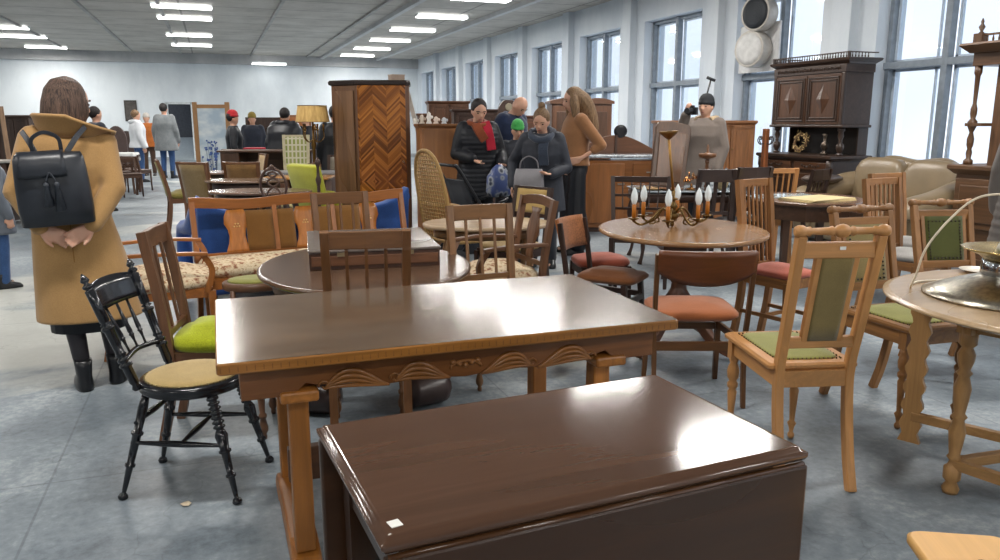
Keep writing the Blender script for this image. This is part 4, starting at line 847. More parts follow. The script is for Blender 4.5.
# right-hand cupboard
def buffet2():
    w = wood('5f422a', .4, .55); t = thing('carved_open_cupboard', 'brown carved cupboard with turned columns, at the right edge by the window', 'cupboard', 7.16, 5.16, -90); W, D = 1.3, .56
    mb = MB(); mb.b2(-W/2+.03, W/2-.03, -D/2+.02, D/2, .08, .93); part('lower_body', mb, w, t, bev=.005)
    mb = MB(); mb.b2(-W/2, W/2, -D/2, D/2, 0, .09); part('plinth', mb, w, t, bev=.01)
    mb = MB(); mb.slab(lambda i: rrect(W+.08-2*i, D+.08-2*i, .01), [(.05, .90), (.02, .93), (0, .95), (.0, .98), (.01, .99)], smooth=False); part('counter', mb, w, t)
    for k in (-1, 1): mb = MB(); mb.box((k*W/4, -D/2+.01, .62), (W/2-.1, .03, .48)); do = part('door', mb, w, t, bev=.006); mb = MB(); mb.box((k*W/4, -D/2-.01, .62), (W/2-.22, .02, .36)); part('door_panel', mb, w, do, bev=.01)
    CO = [(0, 2.), (.04, 2.), (.06, 1.), (.12, 1.3), (.16, .9), (.2, 1.4), (.26, 1.5), (.33, .8), (.36, 1.3), (.4, 2.), (.44, 2.), (.47, 1.), (.52, 1.4), (.57, 1.4), (.62, .8), (.9, 1.1), (.93, 1.6), (1, 1.6)]
    for s in (-1, 1):
        mb = MB(); mb.turn((s*(W/2-.06), -D/2+.12, .99), (s*(W/2-.06), -D/2+.12, 1.93), CO, .022, 14); part('column', mb, w, t)
        mb = MB(); mb.b2(s*(W/2-.10)-.09, s*(W/2-.10)+.09, -D/2+.08, D/2-.1, 1.36, 1.39); part('gallery_shelf', mb, w, t)
    mb = MB(); mb.b2(-W/2+.2, W/2-.2, -D/2+.2, D/2, .99, 1.95); part('centre_cabinet', mb, w, t, bev=.004)
    mb = MB(); mb.b2(-W/2+.02, W/2-.02, -D/2+.08, D/2, 1.93, 2.06); part('frieze', mb, w, t, bev=.004)
    mb = MB(); mb.slab(lambda i: rrect(W+.12-2*i, D+.08-2*i, .01), [(.07, 2.05), (.04, 2.08), (0, 2.12), (.01, 2.14)], smooth=False); part('cornice', mb, w, t)
    for s in (-1, 1):
        mb = MB(); mb.box((s*(W/2-.06), -D/2+.1, 2.18), (.09, .09, .1)); mb.lathe([(.03, 2.23), (.012, 2.25), (.03, 2.29), (.012, 2.32), (.016, 2.34), (.004, 2.37)], (s*(W/2-.06), -D/2+.1, 0), n=12); part('finial', mb, w, t)
    mb = MB(); mb.tube([(-W/2+.1, -D/2+.1, 2.215), (W/2-.1, -D/2+.1, 2.215)], 0, sec=(.025, .018), up=(0, 0, 1)); ra = part('gallery_rail', mb, w, t)
    for k in range(18): mb = MB(); mb.lathe([(.007, 2.14), (.011, 2.17), (.005, 2.2), (.008, 2.215)], (-W/2+.13+k*(W-.26)/17, -D/2+.1, 0), n=6); part('baluster', mb, w, ra)
    mb = MB(); mb.prism([(-.3, 2.2), (-.25, 2.3), (-.15, 2.32), (-.1, 2.42), (0, 2.5), (.1, 2.42), (.15, 2.32), (.25, 2.3), (.3, 2.2)], -D/2+.07, -D/2+.11, 'y'); part('crest', mb, w, t)
buffet2()
# --- fans in the window
def fans():
    wt_ = plain('c9c9c6', .4)
        # closed white panel filling the upper left light of the window
    mb = MB(); mb.box((8.06, 10.45, 2.52), (.03, .95, .72)); solo('blanking_panel', mb, plain('cfd0d0', .5), 'grey white panel closing part of the window behind the fans', 'panel', bev=.004)
    for nm, lab, c, col, dark in (('extractor_fan', 'round extractor fan with black face, high on the window', (7.76, 10.22, 3.0), 1, True), ('extractor_fan', 'round extractor fan with pale grey cover, below the black one', (7.76, 10.32, 2.49), 1, False)):
        t = thing(nm, lab, 'fan', c[0], c[1], 0, c[2]); ax = V((-1, -.25, 0)); r = .26 if dark else .27
        mb = MB(); mb.lathe([(r*.9, -.25), (r, -.2), (r, -.02), (r*.97, 0), (r*.9, -.01)], (0, 0, 0), ax, 36); part('housing', mb, plain('b9b4ac', .4), t)
        mb = MB(); mb.lathe([(.01, .012), (r*.6, .010), (r*.86, 0), (r*.88, -.02)], (0, 0, 0), ax, 36); part('face', mb, plain('23282e' if dark else 'c6c6c4', .5), t)
        if dark:
            for k in range(6):
                q = V((-1, -.25, 0)).normalized(); u = q.orthogonal().normalized(); w = q.cross(u); rr = r*(.15+.12*k); mb = MB(); mb.tube([q*.016+u*rr*cos(a)+w*rr*sin(a) for a in [2*pi*j/28 for j in range(29)]], .003, 5); part('guard_ring', mb, plain('3a4046', .4), t)
        mb = MB(); mb.box((.14, .05, -.0), (.3, .05, .05)); part('bracket', mb, plain('4c4f52', .5), t)
fans()
# ================================================================ settee group and left middle
FL = floral(); ST = wood('a0622c', .35, .58)
def settee():
    t = thing('oak_settee', 'long oak settee with inlaid splats and floral seat, behind the oval table', 'settee', .66, 5.70, 190); W, D, BH, SH = 1.62, .48, .85, .41
    y0 = -D/2
    bp = lambda z, x: V((x, y0-.10*(z-SH)/(BH-SH) if z > SH else y0, z))
    for s in (-1, 1):
        mb = MB(); mb.tube(curve([(s*(W/2-.02), y0-.06, 0), (s*(W/2-.02), y0, SH*.6), bp(SH, s*(W/2-.02)), bp(BH, s*(W/2-.02))], 4), 0, sec=(.035, .04), up=(0, 1, 0)); part('rear_post', mb, ST, t)
        leg(t, (s*(W/2-.03), D/2-.03, 0), (s*(W/2-.03), D/2-.03, SH-.08), ST, 'square', .02)
    mb = MB(); q = [bp(BH-.03, x*W/2)+V((0, 0, .012*cos(x*2*pi)+.01)) for x in [k/12-1 for k in range(25)]]; mb.tube(q, 0, sec=(.028, .075), up=(0, 0, 1)); part('top_rail', mb, ST, t, bev=.004)
    mb = MB(); mb.tube([bp(SH+.05, -W/2), bp(SH+.05, W/2)], 0, sec=(.028, .05), up=(0, 0, 1)); part('lower_rail', mb, ST, t)
    for x in (-.22, .22): mb = MB(); mb.tube([bp(SH, x), bp(BH-.05, x)], 0, sec=(.032, .026), up=(0, 1, 0)); part('back_post', mb, ST, t)
    for x in (-.50, 0, .50):
        g_ = []
        for u, w in ((0, .085), (.1, .08), (.25, .062), (.4, .055), (.55, .062), (.7, .085), (.85, .08), (1, .06)): z = SH+.06+(BH-SH-.13)*u; g_.append([bp(z, x+k*w) for k in (-1, -.5, 0, .5, 1)])
        mb = MB(); mb.sheet(g_, .016); sp = part('splat', mb, wood('b06e30', .35, .65), t)
        for sgn in (-1, 1):
            mb = MB(); c = bp(SH+.06+(BH-SH-.13)*.62, x); off = V((0, -sgn*.009, 0))
            for k in range(6): a = k*pi/3; mb.ball(c+off+V((.018*cos(a), 0, .022*sin(a))), .007, 6, 4, (1, .3, 1))
            for k in range(5): mb.ball(c+off+V((.006*(-1)**k, 0, -.035-.018*k)), .006, 6, 4, (1, .3, 1.4))
            mb.ball(c+off, .007, 6, 4, (1, .3, 1)); part('inlay', mb, plain('d8b070', .4), sp)
    for x0, x1 in ((-.43, -.235), (-.205, -.08), (.08, .205), (.235, .43)):
        g_ = [[bp(SH+.07+(BH-SH-.15)*i/6, x0+(x1-x0)*j/4-(0 if j in (1, 2, 3) else 0)) for j in range(5)] for i in range(7)]; mb = MB(); mb.sheet(g_, .02); part('back_panel', mb, cloth('7a5428', 240, .15), t)
    part('seat', pad(W-.02, D+.02, .09, SH-.02, dome=.03, puff=.03, e=8), FL, t); mb = MB(); mb.b2(-W/2+.02, W/2-.02, -D/2, D/2, SH-.09, SH-.02); part('seat_frame', mb, ST, t)
settee()
def blue_sofa():
    t = thing('blue_sofa', 'blue upholstered sofa seen through the back of the oak settee', 'sofa', .60, 6.62, 10); B = cloth('2c4f8f', 200, .2); W = 1.66
    mb = MB(); mb.b2(-W/2+.08, W/2-.08, -.32, .38, .1, .36); part('base', mb, B, t, bev=.03)
    g_ = [[V((k*W/2, -.36-.05*(i/5)+.02*k*k, .3+(.43+.15*abs(k)**6)*i/5)) for k in [j/8-1 for j in range(17)]] for i in range(6)]; mb = MB(); mb.sheet(g_, .11); part('backrest', mb, B, t, bev=.02)
    part('seat_cushion', pad(W-.2, .62, .13, .35, dome=.04, puff=.04), B, t)
    for s in (-1, 1):
        mb = MB(); mb.tube(curve([(s*(W/2-.02), -.36, .80), (s*(W/2), -.1, .62), (s*(W/2), .3, .56), (s*(W/2), .36, .4), (s*(W/2), .36, .12)], 4), .06, 10); part('armrest', mb, B, t)
    for a in (-1, 1):
        for b in (-1, 1): leg(t, (a*(W/2-.1), b*.3, 0), (a*(W/2-.1), b*.3, .1), DK, 'round', .02)
blue_sofa()
t = chair('open_armchair', 'oak open armchair with floral seat, right of the camel coat woman', -.36, 5.30, -86, .60, .58, .40, .92, ST, 'slats', 4, 'thick', FL, 'square', 'square', rake=.16, Wb=.56, rail=.07, lowrail=.85, arms=.62, r=.02, slat=(.04, .012), cat='armchair')
st = thing('green_seat_stool', 'low oval stool with green cushion, left of the oval table', 'stool', .19, 4.98, 0)
for a in (-1, 1):
    for b in (-1, 1): leg(st, (a*.15, b*.11, 0), (a*.14, b*.10, .40), WAL, 'round', .016)
mb = MB(); mb.slab(lambda i: ell(.20-i, .16-i, 32), [(.01, .39), (0, .40), (0, .43), (.01, .44)]); part('seat_rim', mb, WAL, st); mb = MB(); mb.slab(lambda i: ell(.17-i, .13-i, 32), [(0, .44), (.01, .452), (.06, .46)]); part('seat', mb, GREENV, st)
# --- armchair with floral seat and vase splat, right of the slat chair; cream chair behind
chair('splat_armchair', 'brown armchair with pierced splat and floral seat, right of the oval table', 1.62, 4.55, 95, .44, .44, .44, .93, WAL, 'splat', 1, 'thick', FL, 'square', 'square', rake=.08, Wb=.42, rail=.06, arms=.66, railshape='arch', lift=.02, lowrail=.8, cat='armchair')
chair('cream_back_chair', 'chair with plain cream padded top, behind the splat armchair', 2.12, 5.62, 114, .40, .40, .44, .90, DK, 'panel', 1, 'pad', cloth('b59a6a'), 'square', rake=.06, rail=.02, lowrail=.45, bm=cloth('b99c62', 300, .1))
# --- light table behind
def ltable():
    H = .70; t = thing('oval_side_table', 'pale oval table behind the slat chair and splat armchair', 'table', 1.80, 5.25, -15)
    tabletop(t, lambda i: ell(.46-i, .34-i, 48), H, .03, wood('b39c80', .2, .8, .6, .6), 'soft'); w = wood('8a6844', .4)
    mb = MB(); mb.slab(lambda i: ell(.38-i, .26-i, 40), [(0, H-.1), (0, H-.03)]); part('apron', mb, w, t)
    for a in (-1, 1):
        for b in (-1, 1): leg(t, (a*.28, b*.16, 0), (a*.26, b*.15, H-.09), w, 'cabriole', .02)
ltable()
# --- wicker high-back chair
def wicker():
    WK = wood('a8854e', .5, .6, 3); t = thing('wicker_armchair', 'tall wicker armchair with rounded woven back beside the plain cabinet', 'armchair', 1.98, 6.46, -74)
    W = .46; SH = .42; BH = 1.17; mb = MB(); fr = []
    bp = lambda x, z: V((x, -.22-.14*(z-SH)/(BH-SH), z))
    path = [bp(-.2, .0+.02), bp(-.21, SH), bp(-.23, .75), bp(-.2, 1.0), bp(-.12, 1.13), bp(0, BH), bp(.12, 1.13), bp(.2, 1.0), bp(.23, .75), bp(.21, SH), bp(.2, .02)]; mb.tube(curve(path, 5), .016, 8); part('back_frame', mb, WK, t)
    mb = MB()
    hw = lambda z: .22*(1 if z < .9 else max(.0, 1-((z-.9)/.27)**2)**.5)
    for k in range(22):
        z = SH+.03+k*.032; w = hw(z)
        if w > .03: mb.tube([bp(w*j/8, z)+V((0, .006*(-1)**(j+k), 0)) for j in range(-8, 9)], .006, 5)
    for k in range(-5, 6):
        x = k*.038; zt = SH; 
        while hw(zt) > abs(x) and zt < BH-.02: zt += .02
        mb.tube([bp(x, SH), bp(x, (SH+zt)/2), bp(x, zt)], .006, 5)
    part('woven_back', mb, WK, t)
    mb = MB(); mb.slab(lambda i: sup(.24-i, .23-i, 4), [(.01, SH-.03), (0, SH-.02), (0, SH), (.02, SH+.01)]); part('seat', mb, WK, t)
    for s in (-1, 1):
        mb = MB(); mb.tube(curve([bp(s*.225, .72), V((s*.27, -.1, .68)), V((s*.27, .12, .66)), V((s*.24, .21, .60)), V((s*.22, .2, SH)), V((s*.22, .22, .02))], 5), .015, 8); part('arm_frame', mb, WK, t)
wicker()
# --- herringbone wardrobe and plain cabinet
def wardrobe():
    m = NT('herringbone_veneer', .18); c = m.co(); sx = m.n('SeparateXYZ'); m.l(c, sx.inputs[0])
    def mt(op, a, b=None):
        q = m.n('Math', operation=op)
        for i, v in enumerate((a, b)):
            if v is None: continue
            if isinstance(v, (int, float)): q.inputs[i].default_value = v
            else: m.l(v, q.inputs[i])
        return q.outputs[0]
    x = sx.outputs['X']; z = sx.outputs['Z']; pp = mt('PINGPONG', mt('ADD', x, .6), .155)
    zz = mt('ABSOLUTE', mt('SUBTRACT', z, .72))
    s = mt('ADD', mt('MULTIPLY', pp, -1.0), mt('MULTIPLY', zz, 1.)); st_ = mt('FRACT', mt('MULTIPLY', s, 38.))
    idx = mt('FLOOR', mt('MULTIPLY', s, 38.)); wn_ = m.n('TexWhiteNoise', noise_dimensions='2D'); cb = m.n('CombineXYZ'); m.l(idx, cb.inputs[0]); m.l(mt('FLOOR', mt('DIVIDE', mt('ADD', x, .6), .155)), cb.inputs[1]); m.l(cb.outputs[0], wn_.inputs['Vector'])
    col = m.ramp(wn_.outputs['Value'], (.0, lin('59310f')), (.5, lin('7f4a1a')), (1., lin('a86a2a')))
    edge = m.ramp(st_, (0, (.55,)*3), (.12, (1,)*3)); mm = m.n('MixRGB', blend_type='MULTIPLY'); mm.inputs[0].default_value = .8; m.l(col, mm.inputs[1]); m.l(edge, mm.inputs[2]); m.l(mm.outputs[0], m.b.inputs['Base Color'])
    HB = m.m; sd = wood('6e4e36', .3, .55, .6)
    p = dep(385, 160, 9.2); t = thing('wardrobe', 'tall wardrobe with glossy herringbone veneer door and dark cornice', 'wardrobe', 1.88, 9.08, -14); HT = 1.87
    plan = [(-.32, -.0), (.24, -.0), (.28, .04), (.28, .5), (-.62, .5), (-.62, .22)]
    mb = MB(); mb.prism(plan, .08, HT-.05, 'z'); part('body', mb, sd, t, bev=.004)
    cx = lambda k: [(a*k, .25+(b-.25)*k) for a, b in plan]
    mb = MB(); mb.loft([[V((x_, y_, zz_)) for x_, y_ in cx(k)] for k, zz_ in ((1.0, HT-.06), (1.05, HT-.05), (1.06, HT-.02), (1.03, HT))], False); part('cornice', mb, wood('2e211b', .35), t)
    mb = MB(); mb.prism(cx(1.02), 0, .09, 'z'); part('plinth', mb, wood('3a281d', .4), t, bev=.004)
    mb = MB(); mb.b2(-.31, .235, -.018, .002, .1, HT-.06); part('herringbone_door', mb, HB, t, bev=.004)
    mb = MB(); a = V((-.33, -.005, 0)); b = V((-.61, .21, 0)); n_ = V((-.6, -.79, 0)).normalized()*.008
    mb.loft([[a+(b-a)*.08+n_+V((0, 0, z_)), a+(b-a)*.92+n_+V((0, 0, z_)), a+(b-a)*.92+V((0, 0, z_)), a+(b-a)*.08+V((0, 0, z_))] for z_ in (.14, HT-.12)], False); part('side_panel', mb, wood('7a5a40', .3, .55, .6), t)
    mb = MB(); mb.lathe([(.006, 0), (.008, .012), (.014, .02), (.01, .03)], (.20, -.018, .95), (0, -1, 0), 8); part('knob', mb, metal('8a7440'), t)
wardrobe()
b_ = thing('small_box', 'small pale box on top of the herringbone wardrobe', 'box', 2.05, 9.2, 10, 1.87); mb = MB(); mb.box((0, 0, .03), (.16, .12, .06)); part('body', mb, plain('9c8878', .6), b_, bev=.004); mb = MB(); mb.box((0, 0, .064), (.165, .125, .01)); part('lid', mb, plain('b09c8a', .6), b_)
cabinet('plain_cabinet', 'plain light brown cabinet, right of the herringbone wardrobe', 'cabinet', 2.43, 8.72, -8, .50, .45, 1.38, wood('9c6a42', .35, .72, .6), 1, 1, .03, .06, panelstyle='flat')
# ================================================================ people
SKIN = plain('c99a80', .5, 0, .4, .06, 8); SKINM = NT('skin', .5, 0, .4); SKINM.b.inputs['Base Color'].default_value = lin('c79a82'); SKINM.b.inputs['Subsurface Weight'].default_value = .08; SKIN = SKINM.m
def xf(mb, M): mb.v = [tuple(M @ V(p)) for p in mb.v]; return mb
def limb(mb, pts, rr, n=10):
    mb.tube(pts, rr, n)
    for p, r in zip(pts, rr): mb.ball(p, r, n, 6)
def rings(mb, secs, n=20, e=2.4):
    mb.loft([[V((cx+p[0], cy+p[1], z)) for p in sup(rx, ry, e, n)] for z, rx, ry, cx, cy in secs])
def hand(mb, w, d, nrm, side=1, curl=.35, fr=.009, L=.17):
    """wrist w, pointing d, palm normal nrm; five fingers"""
    w = V(w); d = V(d).normalized(); nrm = V(nrm); nrm = (nrm-d*nrm.dot(d)).normalized(); s = d.cross(nrm).normalized()*side
    pl = L*.5; c = w+d*pl*.55
    for k in range(4):
        u = (k-1.5)/1.5; b = w+d*pl*.95+s*u*.03; limb(mb, [w+d*.01+s*u*.018, b], [.014, .0125], 8)
        fl = L*(.40, .46, .43, .34)[k]; p = b; ang = curl*.5; pts = [b]
        for q in (.45, .33, .22): p = p+(d*cos(ang)+nrm*sin(ang)+s*u*.08)*fl*q; pts.append(p); ang += curl*1.2
        limb(mb, pts, [fr*1.1, fr, fr*.92, fr*.8], 8)
    b = w+d*pl*.25-s*.028; limb(mb, [w+d*.015-s*.012, b, b+(d*.8-s*.55+nrm*.35)*L*.22, b+(d*1.5-s*.7+nrm*.7)*L*.24], [.016, .014, .0115, .009], 8)
def person(label, x, y, rz, H=1.65, R_=None, L_=None, coat=None, hem=.7, cw=1., flare=1.15, collar=None, trousers=None, skirt=None, shoes=None, hair=None, style='short', hat=None, lean=0, tilt=0, hyaw=0, hpitch=0,
           vox=.014, stance=.10, legdx=0, scarf=None, hood=None, sleeves=True, puff=False, face=True, z=0, gap=False, feet=None):
    s = H/1.65; t = thing('person', label, 'person', x, y, rz, z)
    Ln = Mx.Translation((0, 0, .9)) @ Mx.Rotation(-R(lean), 4, 'X') @ Mx.Rotation(R(tilt), 4, 'Y') @ Mx.Translation((0, 0, -.9))
    S = Mx.Scale(s, 4)
    def up(p): p = V(p); return Ln @ p if p.z > .9 else p
    Hd = Mx.Translation((0, .0, 1.42)) @ Mx.Rotation(R(hyaw), 4, 'Z') @ Mx.Rotation(-R(hpitch), 4, 'X') @ Mx.Translation((0, 0, -1.42))
    sh = {1: up((.165, -.01, 1.345)), -1: up((-.165, -.01, 1.345))}
    arms = {1: R_ or [(.235, -.02, 1.07), (.25, .06, .83), (0, .1, -1), (-1, 0, 0)], -1: L_ or [(-.235, -.02, 1.07), (-.25, .06, .83), (0, .1, -1), (1, 0, 0)]}
    # body: one surface
    b = MB(); tor = MB(); rings(tor, [(.80, .14, .10, 0, 0), (.88, .165, .115, 0, 0), (1.02, .135, .10, 0, 0), (1.2, .16, .115, 0, 0), (1.32, .165, .095, 0, -.005), (1.375, .11, .075, 0, -.01), (1.41, .055, .055, 0, 0)])
    tor.v = [tuple(up(p)) for p in tor.v]; b.loft([]) if 0 else None; b.add(tor.v, tor.f, True)
    hd = MB(); hd.tube([(0, -.01, 1.36), (0, 0, 1.46)], [.055, .052], 12); hd.ball((0, .005, 1.55), .1, 16, 12, (.76, .93, 1.08)); hd.ball((0, .035, 1.485), .06, 12, 8, (.85, .85, .9)); hd.ball((0, .05, 1.455), .03, 10, 6, (1, .8, .7))
    if face:
        hd.tube([(0, .09, 1.555), (0, .108, 1.525), (0, .112, 1.512)], [.008, .011, .013], 8); hd.ball((0, .10, 1.508), .014, 8, 6, (1.2, .8, .7)); hd.ball((0, .087, 1.482), .016, 8, 5, (1.3, .5, .5))
    for q in (-1, 1): hd.ball((q*.078, 0, 1.53), .026, 8, 6, (.35, .7, 1.1))
    hd.v = [tuple(Ln @ Hd @ V(p)) for p in hd.v]; b.add(hd.v, hd.f, True)
    for q in (-1, 1):
        E, W_, d, nn = arms[q]; limb(b, [sh[q], V(E), V(W_)], [.046, .036, .025]); hand(b, W_, d, nn, q, fr=max(.009, vox*.75))
        fx, fy = (feet or {}).get(q, (q*stance+legdx, 0)); kx = (q*.09+fx)/2
        limb(b, [(q*.085, 0, .84), (kx, .015+fy*.4, .46), (fx, fy-.01, .09)], [.078, .05, .035]); limb(b, [(fx, fy-.02, .045), (fx*1.02, fy+.12, .03)], [.035, .026])
    xf(b, S); part('body', b, SKIN, t, remesh=vox*s, smooth=2)
    if face:
        for q in (-1, 1):
            m_ = MB(); m_.ball((q*.033, .083, 1.548), .0095, 8, 6, (1.4, .8, .8)); xf(m_, S @ Ln @ Hd); part('eye', m_, plain('2a211d', .2), t)
            m_ = MB(); m_.tube([(q*.015, .094, 1.567), (q*.035, .094, 1.573), (q*.053, .08, 1.567)], .004, 6); xf(m_, S @ Ln @ Hd); part('eyebrow', m_, hair or plain('2a211d', .6), t)
        m_ = MB(); m_.tube([(-.022, .090, 1.483), (0, .0975, 1.485), (.022, .090, 1.483)], [.003, .005, .003], 6); xf(m_, S @ Ln @ Hd); part('mouth', m_, plain('94524a', .4), t)
    # legs
    if trousers:
        m_ = MB(); w = .012
        wide = skirt == 'wide'
        tt = MB(); rings(tt, [(.82, .15, .12, 0, 0), (.9, .172, .125, 0, 0), (1.0, .15, .115, 0, 0)]); tt.v = [tuple(up(p)) for p in tt.v]; m_.add(tt.v, tt.f, True)
        for q in (-1, 1):
            fx, fy = (feet or {}).get(q, (q*stance+legdx, 0)); kx = (q*.09+fx)/2
            r = [.092, .105, .125, .14] if wide else [.092, .068, .06, .058]; limb(m_, [(q*.085, 0, .84), (kx, .015+fy*.4, .48), ((kx+fx*2)/3, fy*.8, .25), (fx, fy-.01, .16 if wide else .09)], r)
        xf(m_, S); part('trousers', m_, trousers, t, remesh=max(vox, .012)*s, smooth=2)
    elif skirt:
        m_ = MB(); z0, mt = skirt; rings(m_, [(z0, .19, .16, legdx*.6, 0), (.7, .18, .14, legdx*.3, 0), (.95, .15, .11, 0, 0)]); xf(m_, S); part('skirt', m_, mt, t)
    for q in (-1, 1):
        fx, fy = (feet or {}).get(q, (q*stance+legdx, 0)); m_ = MB(); M = S @ Mx.Translation((fx, fy-.02, 0)) @ Mx.Rotation(R(-q*8), 4, 'Z')
        m_.loft([[V((p[0]*k, p[1]*j+oy, zz)) for p in sup(.045, .125, 2.6, 20)] for zz, k, j, oy in ((0, 1, 1, .055), (.02, 1.05, 1.02, .055), (.05, .95, .9, .045), (.08, .85, .5, .0), (.13, .95, .42, -.01), (.17, 1.0, .42, -.012))]); xf(m_, M); part('shoe', m_, shoes or plain('17181b', .35), t)
    # coat
    if coat:
        m_ = MB(); k = cw; w = .03
        secs = [(hem, (.175*flare+.02)*k, (.13*flare+.02)*k, legdx*.9, 0), ((hem+.95)/2, .19*k*(1+flare)/2, .148*k*(1+flare)/2, legdx*.5, 0), (.95, .185*k, .14*k, 0, 0), (1.08, .172*k, .138*k, 0, 0), (1.22, .19*k, .15*k, 0, 0), (1.33, .19*k, .12*k, 0, -.005), (1.385, .13*k, .092*k, 0, -.01), (1.42, .08, .078, 0, -.005)]
        if puff:
            se = []; n = 16; z0, z1 = hem, 1.42
            import bisect
            zs = [a[0] for a in secs]
            for i in range(n*3+1):
                zz = z0+(z1-z0)*i/(n*3); j = min(max(bisect.bisect(zs, zz)-1, 0), len(secs)-2); u = (zz-zs[j])/(zs[j+1]-zs[j]); a = [p+(q_-p)*u for p, q_ in zip(secs[j], secs[j+1])]; bu = .010*abs(sin(i*pi/3)); se.append((zz, a[1]+bu, a[2]+bu, a[3], a[4]))
            secs = se
        tt = MB(); rings(tt, secs, 28); tt.v = [tuple(up(p)) for p in tt.v]; m_.add(tt.v, tt.f, True)
        for q in (-1, 1):
            E, W_, d, nn = arms[q]; E, W_ = V(E), V(W_); pw = W_+(E-W_).normalized()*(.0 if sleeves is True else sleeves)
            a = sh[q]+V((-q*.01, 0, 0))
            P_ = [a, (a*.5+E*.5), E, (E*.5+pw*.5), pw]; r_ = [.075*k, .066*k, .06*k, .054*k, .048*k]
            if puff: r_ = [v+.008*(i % 2) for i, v in enumerate(r_)]
            limb(m_, P_, r_, 12)
        xf(m_, S); part('coat', m_, coat, t, remesh=max(.011, vox*.9)*s, smooth=3)
    if collar:
        mt, h, r = collar; m_ = MB(); g_ = []
        for i in range(5):
            u = i/4; rr = r*(1+.28*u); zz = 1.37+h*(u if u < .8 else .8+(u-.8)*.3)
            g_.append([V((rr*1.12*cos(a)*(1+.42*u*max(0, cos(a))), rr*.95*sin(a)-.01-.03*u, zz-.06*u*max(0, sin(a))-.075*u*max(0, cos(a)))) for a in [R(90+20+k_*320/28) for k_ in range(29)]])
        m_.sheet(g_, .014); m_.v = [tuple(S @ Ln @ V(p)) for p in m_.v]; part('collar', m_, mt, t)
    if hood:
        m_ = MB(); m_.tube(curve([(-.08, .06, 1.40), (-.11, -.03, 1.41), (-.07, -.11, 1.40), (0, -.13, 1.39), (.07, -.11, 1.40), (.11, -.03, 1.41), (.08, .06, 1.40)], 4), [.03+.02*sin(i/24*pi) for i in range(25)], 10); xf(m_, S @ Ln); part('hood', m_, hood, t)
    if scarf:
        for i, (mt, pts) in enumerate(scarf): m_ = MB(); m_.tube(curve(pts, 5), 0, sec=(.10, .03), up=(0, 0, 1) if i < 1 else (0, 1, 0)) if i else m_.tube(curve(pts, 5), .038, 10); xf(m_, S @ Ln); part('scarf', m_, mt, t, bev=.008)
    # hair
    if hair:
        m_ = MB()
        if style in ('short', 'bob', 'long', 'bun'):
            m_.ball((0, -.018, 1.575), .1, 18, 12, (.87, .98, 1.02))
            fr = V((0, .10, 1.51))
            if style == 'bob':
                m_.lathe([(.10, 1.44), (.108, 1.47), (.108, 1.53), (.098, 1.60), (.07, 1.65), (.003, 1.68)], (0, -.025, 0), n=24); m_.ball((-.07, .02, 1.51), .05, 10, 8, (.6, 1.0, 1.6)); m_.ball((.07, .02, 1.51), .05, 10, 8, (.6, 1.0, 1.6)); m_.ball((0, -.07, 1.56), .07, 12, 8, (1.2, .8, 1.2))
            if style == 'long': m_.tube(curve([(0, -.03, 1.58), (0, -.085, 1.5), (.01, -.12, 1.38), (0, -.13, 1.25), (.0, -.12, 1.15)], 4), [.085, .09, .095, .1, .1, .1, .1, .1, .095, .095, .09, .085, .08, .075, .065, .05, .02][:17], 14); [m_.tube(curve([(q_*.05, .0, 1.62), (q_*.075, .02, 1.54), (q_*.09, .03, 1.4), (q_*.085, .05, 1.2)], 3), [.02, .03, .04, .045, .047, .045, .042, .036, .025, .008], 10) for q_ in (-1, 1)]
            if style == 'bun': m_.ball((0, -.05, 1.69), .038, 12, 8)
        # cut the face open: move front verts back
        vv = []
        for p in m_.v:
            p = V(p)
            if p.y > .045 and p.z < 1.60 and abs(p.x) < .066: p.y = .045-.3*(p.y-.045)
            vv.append(tuple(p))
        m_.v = vv; xf(m_, S @ Ln @ Hd); part('hair', m_, hair, t, remesh=.008 if vox < .015 else 0, smooth=3)
    if hat:
        mt, kind = hat; m_ = MB()
        m_.lathe([(.083, 1.565), (.092, 1.57), (.094, 1.60), (.088, 1.605), (.088, 1.63), (.072, 1.665), (.045, 1.69), (.003, 1.70)], n=24)
        m_.v = [(p[0]*.95, p[1]*1.1-.005, p[2]) for p in m_.v]; xf(m_, S @ Ln @ Hd); part('hat', m_, mt, t)
    return t

def hairmat(c1, c2):
    m = NT('hair_'+c1, .55, 0, .35); n_ = m.n('TexNoise', _Scale=1., _Detail=5., _Roughness=.7, _Distortion=.6); m.l(m.co((150, 150, 9)), n_.inputs['Vector']); m.l(m.ramp(n_.outputs['Fac'], (.38, lin(c1)), (.62, lin(c2))), m.b.inputs['Base Color']); m.bump(n_.outputs['Fac'], .6, .01); return m.m
HB_ = hairmat('2c211c', '6b5447'); HBK = hairmat('141112', '2b2423'); HLB = hairmat('4f3a28', '8d7050'); HGR = plain('8d8378', .5, var=.2)
CAM = cloth('a68254', 180, .10, .2); BKC = plain('17191f', .45, 0, .4, .2, 20); TI = NT('tights', .45, 0, .4); TI.b.inputs['Base Color'].default_value = lin('2e2b30'); TI = TI.m
